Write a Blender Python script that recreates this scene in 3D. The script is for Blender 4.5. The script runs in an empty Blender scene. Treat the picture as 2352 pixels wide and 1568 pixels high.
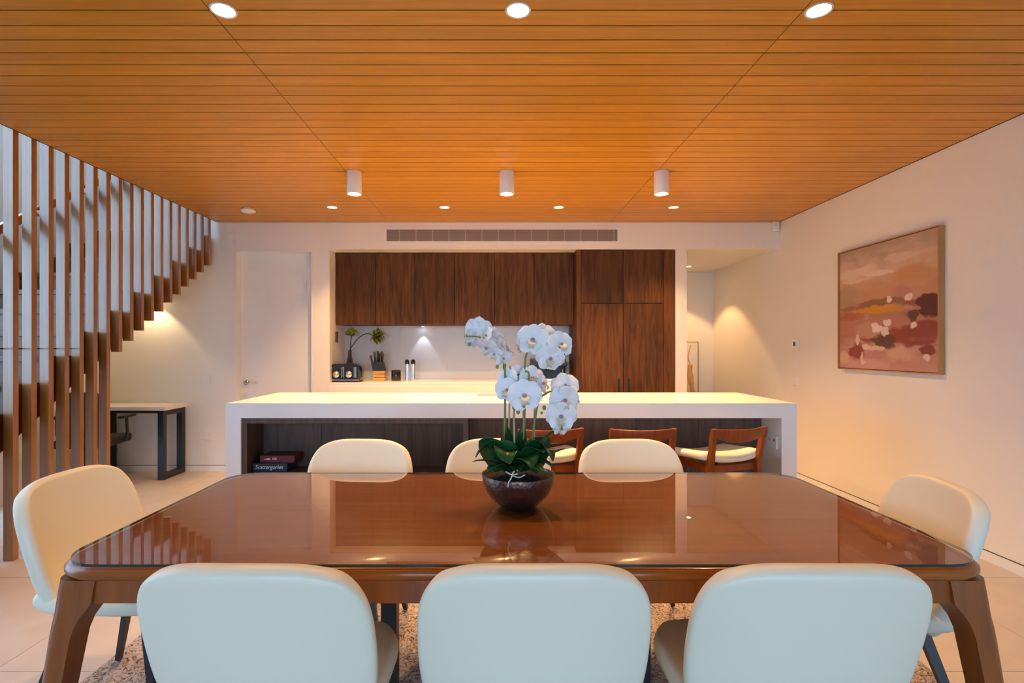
import bpy, bmesh, math, random
from mathutils import Vector, Matrix, Quaternion
R = math.radians
PI = math.pi
random.seed(7)
scene = bpy.context.scene
COL = scene.collection

# ------------------------------------------------------------------ camera, sky, exposure
F_PX = 1220.0                      # focal length in pixels of the 2352x1568 frame
EYE = 1.331
cam_d = bpy.data.cameras.new('camera')
cam_d.sensor_width = 36.0
cam_d.lens = F_PX / 2352 * 36.0
cam_d.shift_x = (1176 - 1138) / 2352
cam_d.shift_y = (800 - 784) / 2352
cam_d.clip_start = 0.02
cam = bpy.data.objects.new('camera', cam_d)
cam.location = (0, 0, EYE)
cam.rotation_euler = (R(90), 0, 0)
COL.objects.link(cam)
scene.camera = cam

world = bpy.data.worlds.new('overcast_sky')
scene.world = world
world.use_nodes = True
bg = world.node_tree.nodes['Background']
bg.inputs['Color'].default_value = (0.47, 0.715, 1.0, 1)
bg.inputs['Strength'].default_value = 2.7

vs = scene.view_settings
vs.view_transform = 'Standard'
vs.look = 'None'
vs.gamma = 1.0
vs.use_curve_mapping = False
vs.exposure = 1.40
cy = scene.cycles
cy.max_bounces = 6
cy.diffuse_bounces = 4
cy.glossy_bounces = 3
cy.transmission_bounces = 2
cy.transparent_max_bounces = 6
cy.use_adaptive_sampling = True
cy.adaptive_threshold = 0.09
cy.adaptive_min_samples = 16
cy.use_light_tree = True
cy.caustics_reflective = False
cy.caustics_refractive = False
cy.sample_clamp_indirect = 6.0

WARM = (1.0, 0.57, 0.23)
NEUTRAL = (1.0, 0.93, 0.88)
W_DOWN, W_CYL, W_REAR, W_HALL, W_STAIR, W_CAB = 27, 106, 46, 20, 6, 1.7

# ------------------------------------------------------------------ helpers: materials
def nodes_of(m):
    m.use_nodes = True
    return m.node_tree.nodes, m.node_tree.links

def plain(name, col, rough=0.5, metal=0.0, coat=0.0, bump=0.0, bscale=200.0, spec=0.5, vary=0.0, vscale=3.0):
    m = bpy.data.materials.new(name)
    n, l = nodes_of(m)
    b = n['Principled BSDF']
    b.inputs['Base Color'].default_value = (*col, 1)
    b.inputs['Roughness'].default_value = rough
    b.inputs['Metallic'].default_value = metal
    b.inputs['Coat Weight'].default_value = coat
    b.inputs['Coat Roughness'].default_value = 0.08
    b.inputs['Specular IOR Level'].default_value = spec
    if bump or vary:
        tc = n.new('ShaderNodeTexCoord')
        nz = n.new('ShaderNodeTexNoise')
        nz.inputs['Scale'].default_value = bscale
        nz.inputs['Detail'].default_value = 3
        l.new(tc.outputs['Object'], nz.inputs['Vector'])
        if bump:
            bp = n.new('ShaderNodeBump')
            bp.inputs['Strength'].default_value = bump
            bp.inputs['Distance'].default_value = 0.002
            l.new(nz.outputs['Fac'], bp.inputs['Height'])
            l.new(bp.outputs['Normal'], b.inputs['Normal'])
        if vary:
            n2 = n.new('ShaderNodeTexNoise')
            n2.inputs['Scale'].default_value = vscale
            l.new(tc.outputs['Object'], n2.inputs['Vector'])
            rp = n.new('ShaderNodeValToRGB')
            rp.color_ramp.elements[0].position = 0.3
            rp.color_ramp.elements[1].position = 0.7
            rp.color_ramp.elements[0].color = (*[c * (1 - vary) for c in col], 1)
            rp.color_ramp.elements[1].color = (*[min(1, c * (1 + vary)) for c in col], 1)
            l.new(n2.outputs['Fac'], rp.inputs['Fac'])
            l.new(rp.outputs['Color'], b.inputs['Base Color'])
    return m

def emit(name, col, strength):
    m = bpy.data.materials.new(name)
    n, l = nodes_of(m)
    b = n['Principled BSDF']
    b.inputs['Base Color'].default_value = (0.9, 0.9, 0.9, 1)
    b.inputs['Emission Color'].default_value = (*col, 1)
    b.inputs['Emission Strength'].default_value = strength
    return m

def wood(name, c1, c2, scale=(1, 20, 20), rough=0.4, coat=0.0, vary=0.25, spec=0.5, nscale=3.0, knots=0.0, croug=0.1, cior=1.5):
    m = bpy.data.materials.new(name)
    n, l = nodes_of(m)
    b = n['Principled BSDF']
    tc = n.new('ShaderNodeTexCoord')
    oi = n.new('ShaderNodeObjectInfo')
    add = n.new('ShaderNodeVectorMath'); add.operation = 'ADD'
    mul = n.new('ShaderNodeMath'); mul.operation = 'MULTIPLY'; mul.inputs[1].default_value = 37.0
    l.new(oi.outputs['Random'], mul.inputs[0])
    l.new(tc.outputs['Object'], add.inputs[0]); l.new(mul.outputs[0], add.inputs[1])
    mp = n.new('ShaderNodeMapping'); mp.inputs['Scale'].default_value = scale
    l.new(add.outputs[0], mp.inputs['Vector'])
    nz = n.new('ShaderNodeTexNoise')
    nz.inputs['Scale'].default_value = nscale; nz.inputs['Detail'].default_value = 3.5
    nz.inputs['Roughness'].default_value = 0.6; nz.inputs['Distortion'].default_value = 0.4 + knots
    l.new(mp.outputs[0], nz.inputs['Vector'])
    rp = n.new('ShaderNodeValToRGB')
    rp.color_ramp.elements[0].position = 0.32; rp.color_ramp.elements[0].color = (*c1, 1)
    rp.color_ramp.elements[1].position = 0.68; rp.color_ramp.elements[1].color = (*c2, 1)
    l.new(nz.outputs['Fac'], rp.inputs['Fac'])
    mr = n.new('ShaderNodeMapRange')
    mr.inputs['To Min'].default_value = 1 - vary; mr.inputs['To Max'].default_value = 1 + vary
    l.new(oi.outputs['Random'], mr.inputs['Value'])
    mx = n.new('ShaderNodeVectorMath'); mx.operation = 'SCALE'
    l.new(rp.outputs['Color'], mx.inputs[0]); l.new(mr.outputs[0], mx.inputs['Scale'])
    l.new(mx.outputs[0], b.inputs['Base Color'])
    b.inputs['Roughness'].default_value = rough
    b.inputs['Specular IOR Level'].default_value = spec
    b.inputs['Coat Weight'].default_value = coat
    b.inputs['Coat Roughness'].default_value = croug
    b.inputs['Coat IOR'].default_value = cior
    return m

def clear_glass(name, tint=(1, 1, 1), ior=1.5, boost=1.0, rough=0.0, haze=0.0):
    m = bpy.data.materials.new(name)
    n, l = nodes_of(m)
    n.remove(n['Principled BSDF'])
    out = n['Material Output']
    tr = n.new('ShaderNodeBsdfTransparent'); tr.inputs['Color'].default_value = (*tint, 1)
    gl = n.new('ShaderNodeBsdfGlossy'); gl.inputs['Roughness'].default_value = rough
    fr = n.new('ShaderNodeFresnel'); fr.inputs['IOR'].default_value = ior
    mu = n.new('ShaderNodeMath'); mu.operation = 'MULTIPLY_ADD'; mu.use_clamp = True
    mu.inputs[1].default_value = boost; mu.inputs[2].default_value = haze
    l.new(fr.outputs[0], mu.inputs[0])
    ge = n.new('ShaderNodeNewGeometry')
    iv = n.new('ShaderNodeMath'); iv.operation = 'SUBTRACT'; iv.inputs[0].default_value = 1.0
    l.new(ge.outputs['Backfacing'], iv.inputs[1])
    m2 = n.new('ShaderNodeMath'); m2.operation = 'MULTIPLY'
    l.new(mu.outputs[0], m2.inputs[0]); l.new(iv.outputs[0], m2.inputs[1]); mu = m2
    mix = n.new('ShaderNodeMixShader')
    l.new(mu.outputs[0], mix.inputs[0]); l.new(tr.outputs[0], mix.inputs[1]); l.new(gl.outputs[0], mix.inputs[2])
    l.new(mix.outputs[0], out.inputs['Surface'])
    return m

MAT = {}
MAT['wall'] = plain('white_wall_paint', (0.80, 0.762, 0.70), 0.6)
MAT['white_paint'] = plain('white_satin_paint', (0.80, 0.78, 0.75), 0.4)
MAT['ceil'] = wood('ceiling_timber', (0.53, 0.235, 0.020), (0.64, 0.30, 0.030), (0.6, 14, 14), 0.38, vary=0.06, spec=0.4)
MAT['ceil_back'] = plain('ceiling_backing', (0.05, 0.022, 0.008), 0.8)
MAT['slat'] = wood('slat_timber', (0.26, 0.10, 0.022), (0.36, 0.15, 0.035), (14, 14, 0.6), 0.32, coat=1.0, vary=0.1, croug=0.2, cior=1.45)
MAT['stair'] = wood('stair_timber', (0.10, 0.038, 0.014), (0.16, 0.062, 0.022), (6, 1, 6), 0.4, vary=0.15)
MAT['cab'] = wood('cabinet_veneer', (0.055, 0.020, 0.005), (0.145, 0.056, 0.015), (9, 9, 0.7), 0.55, vary=0.16, knots=0.5, spec=0.22)
MAT['cab_dark'] = wood('joinery_veneer', (0.05, 0.030, 0.022), (0.105, 0.066, 0.05), (9, 9, 0.8), 0.5, vary=0.12, knots=0.6)
MAT['stone'] = plain('white_stone', (0.84, 0.83, 0.82), 0.22, vary=0.015, vscale=4)
MAT['tile'] = plain('floor_tile', (0.58, 0.51, 0.45), 0.38, vary=0.05, vscale=5)
MAT['grout'] = plain('floor_grout', (0.36, 0.30, 0.26), 0.8)
MAT['table'] = wood('table_timber', (0.22, 0.055, 0.004), (0.33, 0.090, 0.007), (0.8, 10, 10), 0.32, coat=0.3, vary=0.0)
MAT['table_leg'] = wood('table_leg_timber', (0.20, 0.050, 0.007), (0.30, 0.080, 0.011), (10, 10, 0.8), 0.35, coat=0.2, vary=0.06)
MAT['leather'] = plain('cream_leather', (0.80, 0.755, 0.61), 0.42)
MAT['chair_leg'] = plain('dark_chair_leg', (0.020, 0.016, 0.016), 0.4)
MAT['stool'] = wood('stool_timber', (0.19, 0.036, 0.005), (0.28, 0.058, 0.009), (8, 8, 2), 0.4, coat=0.1, spec=0.3, vary=0.08)
MAT['black'] = plain('black_metal', (0.012, 0.012, 0.014), 0.4, metal=0.0)
MAT['black_gloss'] = plain('black_gloss', (0.01, 0.01, 0.012), 0.12, coat=0.5)
MAT['chrome'] = plain('chrome', (0.8, 0.8, 0.82), 0.12, metal=1.0)
MAT['steel'] = plain('brushed_steel', (0.55, 0.54, 0.53), 0.3, metal=1.0)
MAT['vent'] = plain('vent_grey', (0.30, 0.24, 0.21), 0.6)
MAT['vent_bar'] = plain('vent_bar', (0.42, 0.35, 0.31), 0.6)
MAT['vent_dark'] = plain('vent_inside', (0.06, 0.05, 0.045), 0.8)
MAT['frame_oak'] = wood('oak_frame', (0.40, 0.20, 0.07), (0.52, 0.28, 0.10), (8, 8, 1), 0.5, vary=0.05)
MAT['splash'] = plain('splashback', (0.60, 0.62, 0.66), 0.3)
MAT['desk_top'] = plain('desk_top', (0.82, 0.78, 0.72), 0.4)
MAT['lens'] = emit('lamp_lens', (1.0, 0.80, 0.52), 14)
MAT['lens_cool'] = emit('cabinet_lamp_lens', (0.9, 0.93, 1.0), 14)
MAT['glass_table'] = clear_glass('table_glass', (0.97, 0.985, 0.98), 1.5, 1.6, 0.0, 0.02)
MAT['glass_edge'] = plain('glass_edge', (0.02, 0.035, 0.035), 0.1)
MAT['glass_win'] = clear_glass('window_glass', (0.96, 0.98, 1.0), 1.45)
MAT['glass_smoke'] = clear_glass('smoked_glass', (0.74, 0.70, 0.70), 1.45, 1.2)
MAT['leaf'] = plain('orchid_leaf', (0.008, 0.058, 0.014), 0.3, vary=0.35, vscale=8)
MAT['petal'] = plain('orchid_petal', (0.88, 0.88, 0.90), 0.5)
MAT['lip'] = plain('orchid_lip', (0.72, 0.68, 0.45), 0.5)
MAT['lip_dark'] = plain('orchid_throat', (0.40, 0.22, 0.28), 0.5)
MAT['stem'] = plain('orchid_stem', (0.16, 0.24, 0.05), 0.5)
MAT['stake'] = plain('bamboo_stake', (0.48, 0.34, 0.20), 0.6)
MAT['bud'] = plain('orchid_bud', (0.22, 0.30, 0.07), 0.5)
MAT['soil'] = plain('dark_bark', (0.02, 0.017, 0.013), 0.9, bump=0.6, bscale=60)
MAT['root'] = plain('air_root', (0.62, 0.66, 0.60), 0.6)
MAT['pine'] = wood('knife_block_wood', (0.52, 0.27, 0.09), (0.66, 0.38, 0.15), (1, 1, 14), 0.5)
MAT['flower_y'] = plain('yellow_green_petal', (0.50, 0.44, 0.05), 0.6, vary=0.3, vscale=20)
MAT['flower_g'] = plain('green_petal', (0.16, 0.20, 0.03), 0.6, vary=0.3, vscale=20)
MAT['stem_d'] = plain('dark_stem', (0.06, 0.05, 0.025), 0.6)
MAT['navy'] = plain('navy_box', (0.012, 0.028, 0.060), 0.4)
MAT['red_box'] = plain('red_box', (0.10, 0.010, 0.016), 0.45)
MAT['pale_print'] = plain('pale_print', (0.70, 0.78, 0.85), 0.5)
MAT['pink_print'] = plain('pink_print', (0.50, 0.25, 0.28), 0.5)
MAT['screen'] = plain('thermostat_screen', (0.05, 0.045, 0.03), 0.3)
MAT['plate_dark'] = plain('bronze_plate', (0.12, 0.09, 0.07), 0.5)
MAT['fabric_black'] = plain('black_mesh_fabric', (0.015, 0.015, 0.016), 0.8)
MAT['gold'] = plain('golden_ceramic', (0.62, 0.38, 0.13), 0.4, vary=0.2, vscale=6)
MAT['terrace'] = plain('terrace_paving', (0.20, 0.20, 0.20), 0.8)

def bronze():
    m = bpy.data.materials.new('hammered_bronze')
    n, l = nodes_of(m)
    b = n['Principled BSDF']
    b.inputs['Base Color'].default_value = (0.12, 0.08, 0.072, 1)
    b.inputs['Metallic'].default_value = 0.85
    b.inputs['Roughness'].default_value = 0.30
    tc = n.new('ShaderNodeTexCoord')
    v = n.new('ShaderNodeTexVoronoi'); v.inputs['Scale'].default_value = 75
    l.new(tc.outputs['Object'], v.inputs['Vector'])
    bp = n.new('ShaderNodeBump'); bp.inputs['Strength'].default_value = 0.6; bp.inputs['Distance'].default_value = 0.0025
    l.new(v.outputs['Distance'], bp.inputs['Height']); l.new(bp.outputs['Normal'], b.inputs['Normal'])
    return m
MAT['bronze'] = bronze()

def rug_mat():
    m = bpy.data.materials.new('shag_rug')
    n, l = nodes_of(m)
    b = n['Principled BSDF']; b.inputs['Roughness'].default_value = 0.95
    tc = n.new('ShaderNodeTexCoord')
    nz = n.new('ShaderNodeTexNoise'); nz.inputs['Scale'].default_value = 42; nz.inputs['Detail'].default_value = 4
    nz.inputs['Distortion'].default_value = 2.2
    l.new(tc.outputs['Object'], nz.inputs['Vector'])
    rp = n.new('ShaderNodeValToRGB')
    e = rp.color_ramp.elements
    e[0].position = 0.36; e[0].color = (0.13, 0.085, 0.075, 1)
    e[1].position = 0.50; e[1].color = (0.62, 0.49, 0.40, 1)
    x = e.new(0.43); x.color = (0.36, 0.26, 0.21, 1)
    l.new(nz.outputs['Fac'], rp.inputs['Fac']); l.new(rp.outputs['Color'], b.inputs['Base Color'])
    bp = n.new('ShaderNodeBump'); bp.inputs['Strength'].default_value = 1.0; bp.inputs['Distance'].default_value = 0.02
    l.new(nz.outputs['Fac'], bp.inputs['Height']); l.new(bp.outputs['Normal'], b.inputs['Normal'])
    return m
MAT['rug'] = rug_mat()

# ------------------------------------------------------------------ helpers: meshes
class MB:
    def __init__(s):
        s.v = []; s.f = []; s.sm = []
    def add(s, verts, faces, smooth=False):
        o = len(s.v)
        s.v += [tuple(p) for p in verts]
        s.f += [tuple(i + o for i in f) for f in faces]
        s.sm += [smooth] * len(faces)
        return s
    def box(s, x0, x1, y0, y1, z0, z1):
        x0, x1 = min(x0, x1), max(x0, x1); y0, y1 = min(y0, y1), max(y0, y1); z0, z1 = min(z0, z1), max(z0, z1)
        return s.add([(x0, y0, z0), (x1, y0, z0), (x1, y1, z0), (x0, y1, z0), (x0, y0, z1), (x1, y0, z1), (x1, y1, z1), (x0, y1, z1)],
                     [(0, 3, 2, 1), (4, 5, 6, 7), (0, 1, 5, 4), (1, 2, 6, 5), (2, 3, 7, 6), (3, 0, 4, 7)])
    def prism(s, poly, a0, a1, axis='z', smooth=False):
        """poly: 2D points; axis z -> (x,y), axis x -> (y,z), axis y -> (x,z)"""
        def mk(p, a):
            return {'z': (p[0], p[1], a), 'x': (a, p[0], p[1]), 'y': (p[0], a, p[1])}[axis]
        n = len(poly)
        vs_ = [mk(p, a0) for p in poly] + [mk(p, a1) for p in poly]
        s.add(vs_, [tuple(range(n))[::-1], tuple(range(n, 2 * n))])
        o = len(s.v) - 2 * n
        for i in range(n):
            j = (i + 1) % n
            s.f.append((o + i, o + j, o + n + j, o + n + i)); s.sm.append(smooth)
        return s
    def lathe(s, prof, seg=32, c=(0, 0, 0), smooth=True, closed=False):
        n = len(prof); vs_ = []
        for k in range(seg):
            a = 2 * PI * k / seg
            for r, z in prof:
                vs_.append((c[0] + r * math.cos(a), c[1] + r * math.sin(a), c[2] + z))
        fs = []
        for k in range(seg):
            k2 = (k + 1) % seg
            for i in range(n - 1 if not closed else n):
                i2 = (i + 1) % n
                fs.append((k * n + i, k2 * n + i, k2 * n + i2, k * n + i2))
        return s.add(vs_, fs, smooth)
    def disc(s, r, z, seg=32, c=(0, 0, 0), up=True):
        vs_ = [(c[0] + r * math.cos(2 * PI * k / seg), c[1] + r * math.sin(2 * PI * k / seg), c[2] + z) for k in range(seg)]
        f = tuple(range(seg))
        return s.add(vs_, [f if up else f[::-1]])
    def tube(s, pts, r, seg=8, cap=True, square=False):
        pts = [Vector(p) for p in pts]
        n = len(pts)
        rs = r if isinstance(r, (list, tuple)) else [r] * n
        up = Vector((0, 0, 1))
        vs_ = []; fs = []
        prev = None
        for i, p in enumerate(pts):
            t = (pts[min(i + 1, n - 1)] - pts[max(i - 1, 0)]).normalized()
            if prev is None:
                ref = up if abs(t.z) < 0.9 else Vector((1, 0, 0))
                u = t.cross(ref).normalized()
            else:
                u = (prev - t * prev.dot(t)).normalized()
            prev = u
            w = t.cross(u)
            for k in range(seg):
                a = 2 * PI * (k + (0.5 if square else 0)) / seg
                q = p + (u * math.cos(a) + w * math.sin(a)) * rs[i]
                vs_.append(q)
        for i in range(n - 1):
            for k in range(seg):
                k2 = (k + 1) % seg
                fs.append((i * seg + k, i * seg + k2, (i + 1) * seg + k2, (i + 1) * seg + k))
        if cap:
            fs.append(tuple(range(seg))[::-1]); fs.append(tuple(range((n - 1) * seg, n * seg)))
        return s.add(vs_, fs, not square)
    def grid(s, fn, nu, nv, smooth=True):
        vs_ = [fn(i / nu, j / nv) for j in range(nv + 1) for i in range(nu + 1)]
        fs = []
        for j in range(nv):
            for i in range(nu):
                a = j * (nu + 1) + i
                fs.append((a, a + 1, a + nu + 2, a + nu + 1))
        return s.add(vs_, fs, smooth)
    def loft(s, rings, smooth=True, cap=True):
        n = len(rings[0]); vs_ = [p for r in rings for p in r]; fs = []
        for i in range(len(rings) - 1):
            for k in range(n):
                k2 = (k + 1) % n
                fs.append((i * n + k, i * n + k2, (i + 1) * n + k2, (i + 1) * n + k))
        if cap:
            fs.append(tuple(range(n))[::-1]); fs.append(tuple(range((len(rings) - 1) * n, len(rings) * n)))
        return s.add(vs_, fs, smooth)
    def sphere(s, c, r, seg=12, rings=8, sz=1.0):
        prof = [(max(1e-4, r * math.sin(PI * i / rings)), -r * sz * math.cos(PI * i / rings)) for i in range(rings + 1)]
        return s.lathe(prof, seg, c)
    def mesh(s, name, off=(0, 0, 0)):
        me = bpy.data.meshes.new(name)
        me.from_pydata([(p[0] - off[0], p[1] - off[1], p[2] - off[2]) for p in s.v], [], s.f)
        for p, k in zip(me.polygons, s.sm):
            p.use_smooth = k
        me.update()
        return me
    def build(s, name, mat, parent=None, bevel=0.0, off=None, bseg=2, subsurf=0, solid=0.0, solid_off=0.0):
        """vertices are given in the parent's frame; off = offset taken away from the vertices (world coordinates -> parent frame)"""
        if parent is None and off is None:
            xs = [p[0] for p in s.v]; ys = [p[1] for p in s.v]; zs = [p[2] for p in s.v]
            o_ = ((min(xs) + max(xs)) / 2, (min(ys) + max(ys)) / 2, min(zs))
        else:
            o_ = off or (0, 0, 0)
        me = s.mesh(name, o_)
        bm = bmesh.new(); bm.from_mesh(me)
        bmesh.ops.recalc_face_normals(bm, faces=bm.faces)
        if bevel:
            es = [e for e in bm.edges if len(e.link_faces) == 2 and e.calc_face_angle(0) > R(35)]
            if es:
                bmesh.ops.bevel(bm, geom=es, offset=bevel, segments=bseg, profile=0.5, affect='EDGES', clamp_overlap=True)
        bm.to_mesh(me); bm.free()
        me.materials.append(MAT[mat] if isinstance(mat, str) else mat)
        o = bpy.data.objects.new(name, me)
        COL.objects.link(o)
        if parent is None:
            if off is None:
                o.location = o_
        else:
            o.parent = parent
        if solid:
            md = o.modifiers.new('thickness', 'SOLIDIFY'); md.thickness = solid; md.offset = solid_off
        if subsurf:
            md = o.modifiers.new('smooth', 'SUBSURF'); md.levels = subsurf; md.render_levels = subsurf
        return o

def tag(o, label, cat, group=None):
    o['label'] = label; o['category'] = cat
    if group: o['group'] = group
    return o

def thing(name, label, cat, loc=(0, 0, 0), rz=0.0, group=None):
    o = bpy.data.objects.new(name, None)
    o.empty_display_size = 0.1
    o.location = loc; o.rotation_euler = (0, 0, rz)
    COL.objects.link(o)
    return tag(o, label, cat, group)

def struct(o):
    o['kind'] = 'structure'
    return o

def copy_tree(o, parent=None):
    c = o.copy(); COL.objects.link(c); c.parent = parent
    for ch in list(o.children):
        copy_tree(ch, c)
    return c

def box(name, mat, x0, x1, y0, y1, z0, z1, parent=None, off=None, bevel=0.0):
    return MB().box(x0, x1, y0, y1, z0, z1).build(name, mat, parent, bevel, off)

def spot(name, parent, loc, watts, color, angle, blend=0.6, radius=0.03, rot=(0, 0, 0)):
    ld = bpy.data.lights.new(name, 'SPOT')
    ld.energy = watts; ld.color = color; ld.spot_size = R(angle); ld.spot_blend = blend; ld.shadow_soft_size = radius
    o = bpy.data.objects.new(name, ld)
    COL.objects.link(o); o.parent = parent; o.location = loc; o.rotation_euler = rot
    return o

def px(u, v, d):
    """a pixel of the photograph at depth d -> a point of the room"""
    return Vector(((u - 1138) * d / F_PX, d, EYE - (v - 800) * d / F_PX))

def smooth_path(pts, n=6):
    pts = [Vector(p) for p in pts]; out = []
    for i in range(len(pts) - 1):
        p0 = pts[max(i - 1, 0)]; p1 = pts[i]; p2 = pts[i + 1]; p3 = pts[min(i + 2, len(pts) - 1)]
        for k in range(n):
            t = k / n
            out.append(0.5 * ((2 * p1) + (p2 - p0) * t + (2 * p0 - 5 * p1 + 4 * p2 - p3) * t * t + (3 * p1 - p0 - 3 * p2 + p3) * t ** 3))
    out.append(pts[-1])
    return out

# ------------------------------------------------------------------ the room
H = 2.70
XR, XL, XS = 3.08, -3.02, -4.2      # right wall, edge of the timber ceiling, stairwell wall
YB, YF = 5.76, -3.6                 # kitchen wall, glazed wall behind the camera
AX0, AX1, AZ = -1.798, 1.954, 2.407 # alcove
YA = 6.35
HX0, YH, HZ = 2.076, 7.52, 2.41     # hallway
DX0, DX1, DZ = -2.822, -1.982, 2.393

# floor of large tiles
fl = struct(box('floor', 'grout', XS - 0.1, XR + 0.1, YF - 0.1, YH + 0.1, -0.06, -0.004))
T = 0.9
tile_me = None
gx = []; x = -2.07 - 3 * T
while x < XR: gx.append(x); x += T
gy = []; y = 2.19 - 7 * T
while y < YH: gy.append(y); y += T
for i, x0 in enumerate(gx):
    for j, y0 in enumerate(gy):
        a0, a1 = max(x0 + 0.0015, XS), min(x0 + T - 0.0015, XR)
        b0, b1 = max(y0 + 0.0015, YF), min(y0 + T - 0.0015, YH)
        if a1 - a0 < 0.05 or b1 - b0 < 0.05: continue
        if b0 > YA + 0.1 and a1 < HX0: continue
        full = abs(a1 - a0 - T + 0.003) < 1e-6 and abs(b1 - b0 - T + 0.003) < 1e-6
        c = ((a0 + a1) / 2, (b0 + b1) / 2)
        if full and tile_me is not None:
            o = bpy.data.objects.new('tile', tile_me); COL.objects.link(o); o.parent = fl
        else:
            o = MB().box(a0 - c[0], a1 - c[0], b0 - c[1], b1 - c[1], -0.02, 0.0).build('tile', 'tile', fl)
            if full: tile_me = o.data
        o.location = (c[0] - fl.location.x, c[1] - fl.location.y, -fl.location.z)

# timber ceiling: backing and boards
DOWN = [(-1.102, 2.152), (0.092, 2.152), (1.31, 2.152)]
REAR = [(-1.584, 5.154), (-0.494, 5.154), (0.613, 5.154), (1.728, 5.154)]
HOLES = DOWN + REAR
def cut(o, holes, r):
    cm = MB()
    for hx, hy in holes:
        cm.lathe([(1e-4, 2.6), (r, 2.6), (r, 2.95), (1e-4, 2.95)], 32, (hx, hy, 0))
    c = cm.build('cutter', 'black', None, off=(0, 0, 0))
    md = o.modifiers.new('hole', 'BOOLEAN'); md.operation = 'DIFFERENCE'; md.object = c; md.solver = 'EXACT'
    bpy.context.view_layer.update()
    dg = bpy.context.evaluated_depsgraph_get()
    me = bpy.data.meshes.new_from_object(o.evaluated_get(dg))
    o.modifiers.clear()
    o.data = me
    bpy.data.objects.remove(c)
ce = struct(box('ceiling', 'ceil_back', XL, XR, YF, YB, H + 0.012, H + 0.03))
cut(ce, HOLES, 0.047)
PIT = 0.1035
joints = [XL, -1.157, 1.247, XR]
rows = []
y = 2.151 - PIT * 56
while y < YB:
    rows.append(y); y += PIT
bmesh_cache = {}
for y0 in rows:
    b0, b1 = max(y0 + 0.0042, YF), min(y0 + PIT - 0.0042, YB)
    if b1 - b0 < 0.01: continue
    for k in range(3):
        a0, a1 = joints[k] + 0.002, joints[k + 1] - 0.002
        c = ((a0 + a1) / 2, (b0 + b1) / 2)
        key = (k, round(b1 - b0, 4))
        if key in bmesh_cache:
            o = bpy.data.objects.new('board', bmesh_cache[key]); COL.objects.link(o); o.parent = ce
        else:
            o = MB().box(a0 - c[0], a1 - c[0], b0 - c[1], b1 - c[1], 0, 0.012).build('board', 'ceil', ce)
            bmesh_cache[key] = o.data
        o.location = (c[0] - ce.location.x, c[1] - ce.location.y, H - ce.location.z)
        hs = [h for h in HOLES if a0 < h[0] < a1 and b0 - 0.05 < h[1] < b1 + 0.05]
        if hs: cut(o, hs, 0.0475)
struct(box('ceiling_shadow_right', 'ceil_back', XR - 0.009, XR, YF, YB, H - 0.0015, H))  # dark strip painted in for the shadow line at the ceiling edge
struct(box('ceiling_shadow_back', 'ceil_back', XL, XR, YB - 0.007, YB, H - 0.0015, H))  # same painted shade line along the kitchen wall
struct(box('trim_1', 'ceil_back', XL, XL + 0.006, YF, YB, H - 0.002, H + 0.0))

# walls
def wall(name, boxes, mat='wall'):
    m = MB()
    for b in boxes: m.box(*b)
    return struct(m.build(name, mat))
wall('wall_back', [(XS, DX0, YB, YB + 0.12, 0, H + 0.1), (DX0, DX1, YB, YB + 0.12, DZ, H + 0.1), (DX1, AX0, YB, YB + 0.12, 0, H + 0.1),
                   (AX0, AX1, YB, YB + 0.12, AZ, H + 0.1), (AX1, HX0, YB, YB + 0.12, 0, H + 0.1), (HX0, XR, YB, YB + 0.12, HZ, H + 0.1),
                   (XS, XL, YB, YB + 0.12, H + 0.1, 5.4)])
wall('wall_right', [(XR, XR + 0.12, YF, YH + 0.12, 0, H + 0.1)])
wall('wall_left', [(XS - 0.12, XS, 4.3, YB + 0.12, 0, 5.4), (XS - 0.12, XS, 0.6, 4.3, 5.0, 5.4), (XS - 0.12, XS, YF, 0.6, 0, 5.4)])
wall('wall_upper_left', [(XL + 0.008, XL + 0.12, YF, YB, H + 0.031, 5.4)])
wall('wall_front', [(XS, -2.9, YF - 0.12, YF, 0, 5.4), (2.9, XR, YF - 0.12, YF, 0, H + 0.1), (-2.9, 2.9, YF - 0.12, YF, 2.5, H + 0.1)])
wall('wall_stairwell_roof', [(XS - 0.12, XL + 0.12, YF - 0.12, YB + 0.12, 5.4, 5.5)], 'white_paint')
wall('wall_alcove_left', [(AX0 - 0.1, AX0, YB + 0.12, YA + 0.1, 0, 2.6)])
wall('wall_alcove_back', [(AX0, AX1, YA, YA + 0.1, 0, 2.6)], 'splash')
wall('wall_hall_left', [(AX1, HX0, YB + 0.12, YH, 0, 2.6)])
wall('wall_hall_back', [(HX0, XR, YH, YH + 0.12, 0, 2.6)])
struct(box('ceiling_alcove', 'wall', AX0, AX1, YB + 0.12, YA, AZ, AZ + 0.08))
hc = struct(box('ceiling_hall', 'wall', HX0, XR, YB + 0.12, YH, HZ, HZ + 0.1))
cut(hc, [(2.53, 6.97)], 0.043) if False else None
# flush skirtings with a dark strip above standing in for the groove's shade
def skirt(name, x0, x1, y0, y1):
    o = struct(box(name, 'white_paint', x0, x1, y0, y1, 0, 0.062))
    return o
skirt('baseboard_right', XR - 0.006, XR, YF, YH)
skirt('baseboard_back', XS, DX0 - 0.02, YB - 0.006, YB)
struct(box('skirting_shadow_right', 'vent_dark', XR - 0.002, XR, YF, YH, 0.063, 0.068))
struct(box('skirting_shadow_back', 'vent_dark', XS, DX0 - 0.02, YB - 0.002, YB, 0.063, 0.068))
struct(box('terrace_ground', 'terrace', -14, 14, -16, YF - 0.13, -0.2, -0.05))
struct(box('unseen_ground_side', 'terrace', -14, XS - 0.13, YF - 0.12, 12, -0.2, -0.05))  # unseen ground, added to stop sky from below lighting the ceiling

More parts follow.
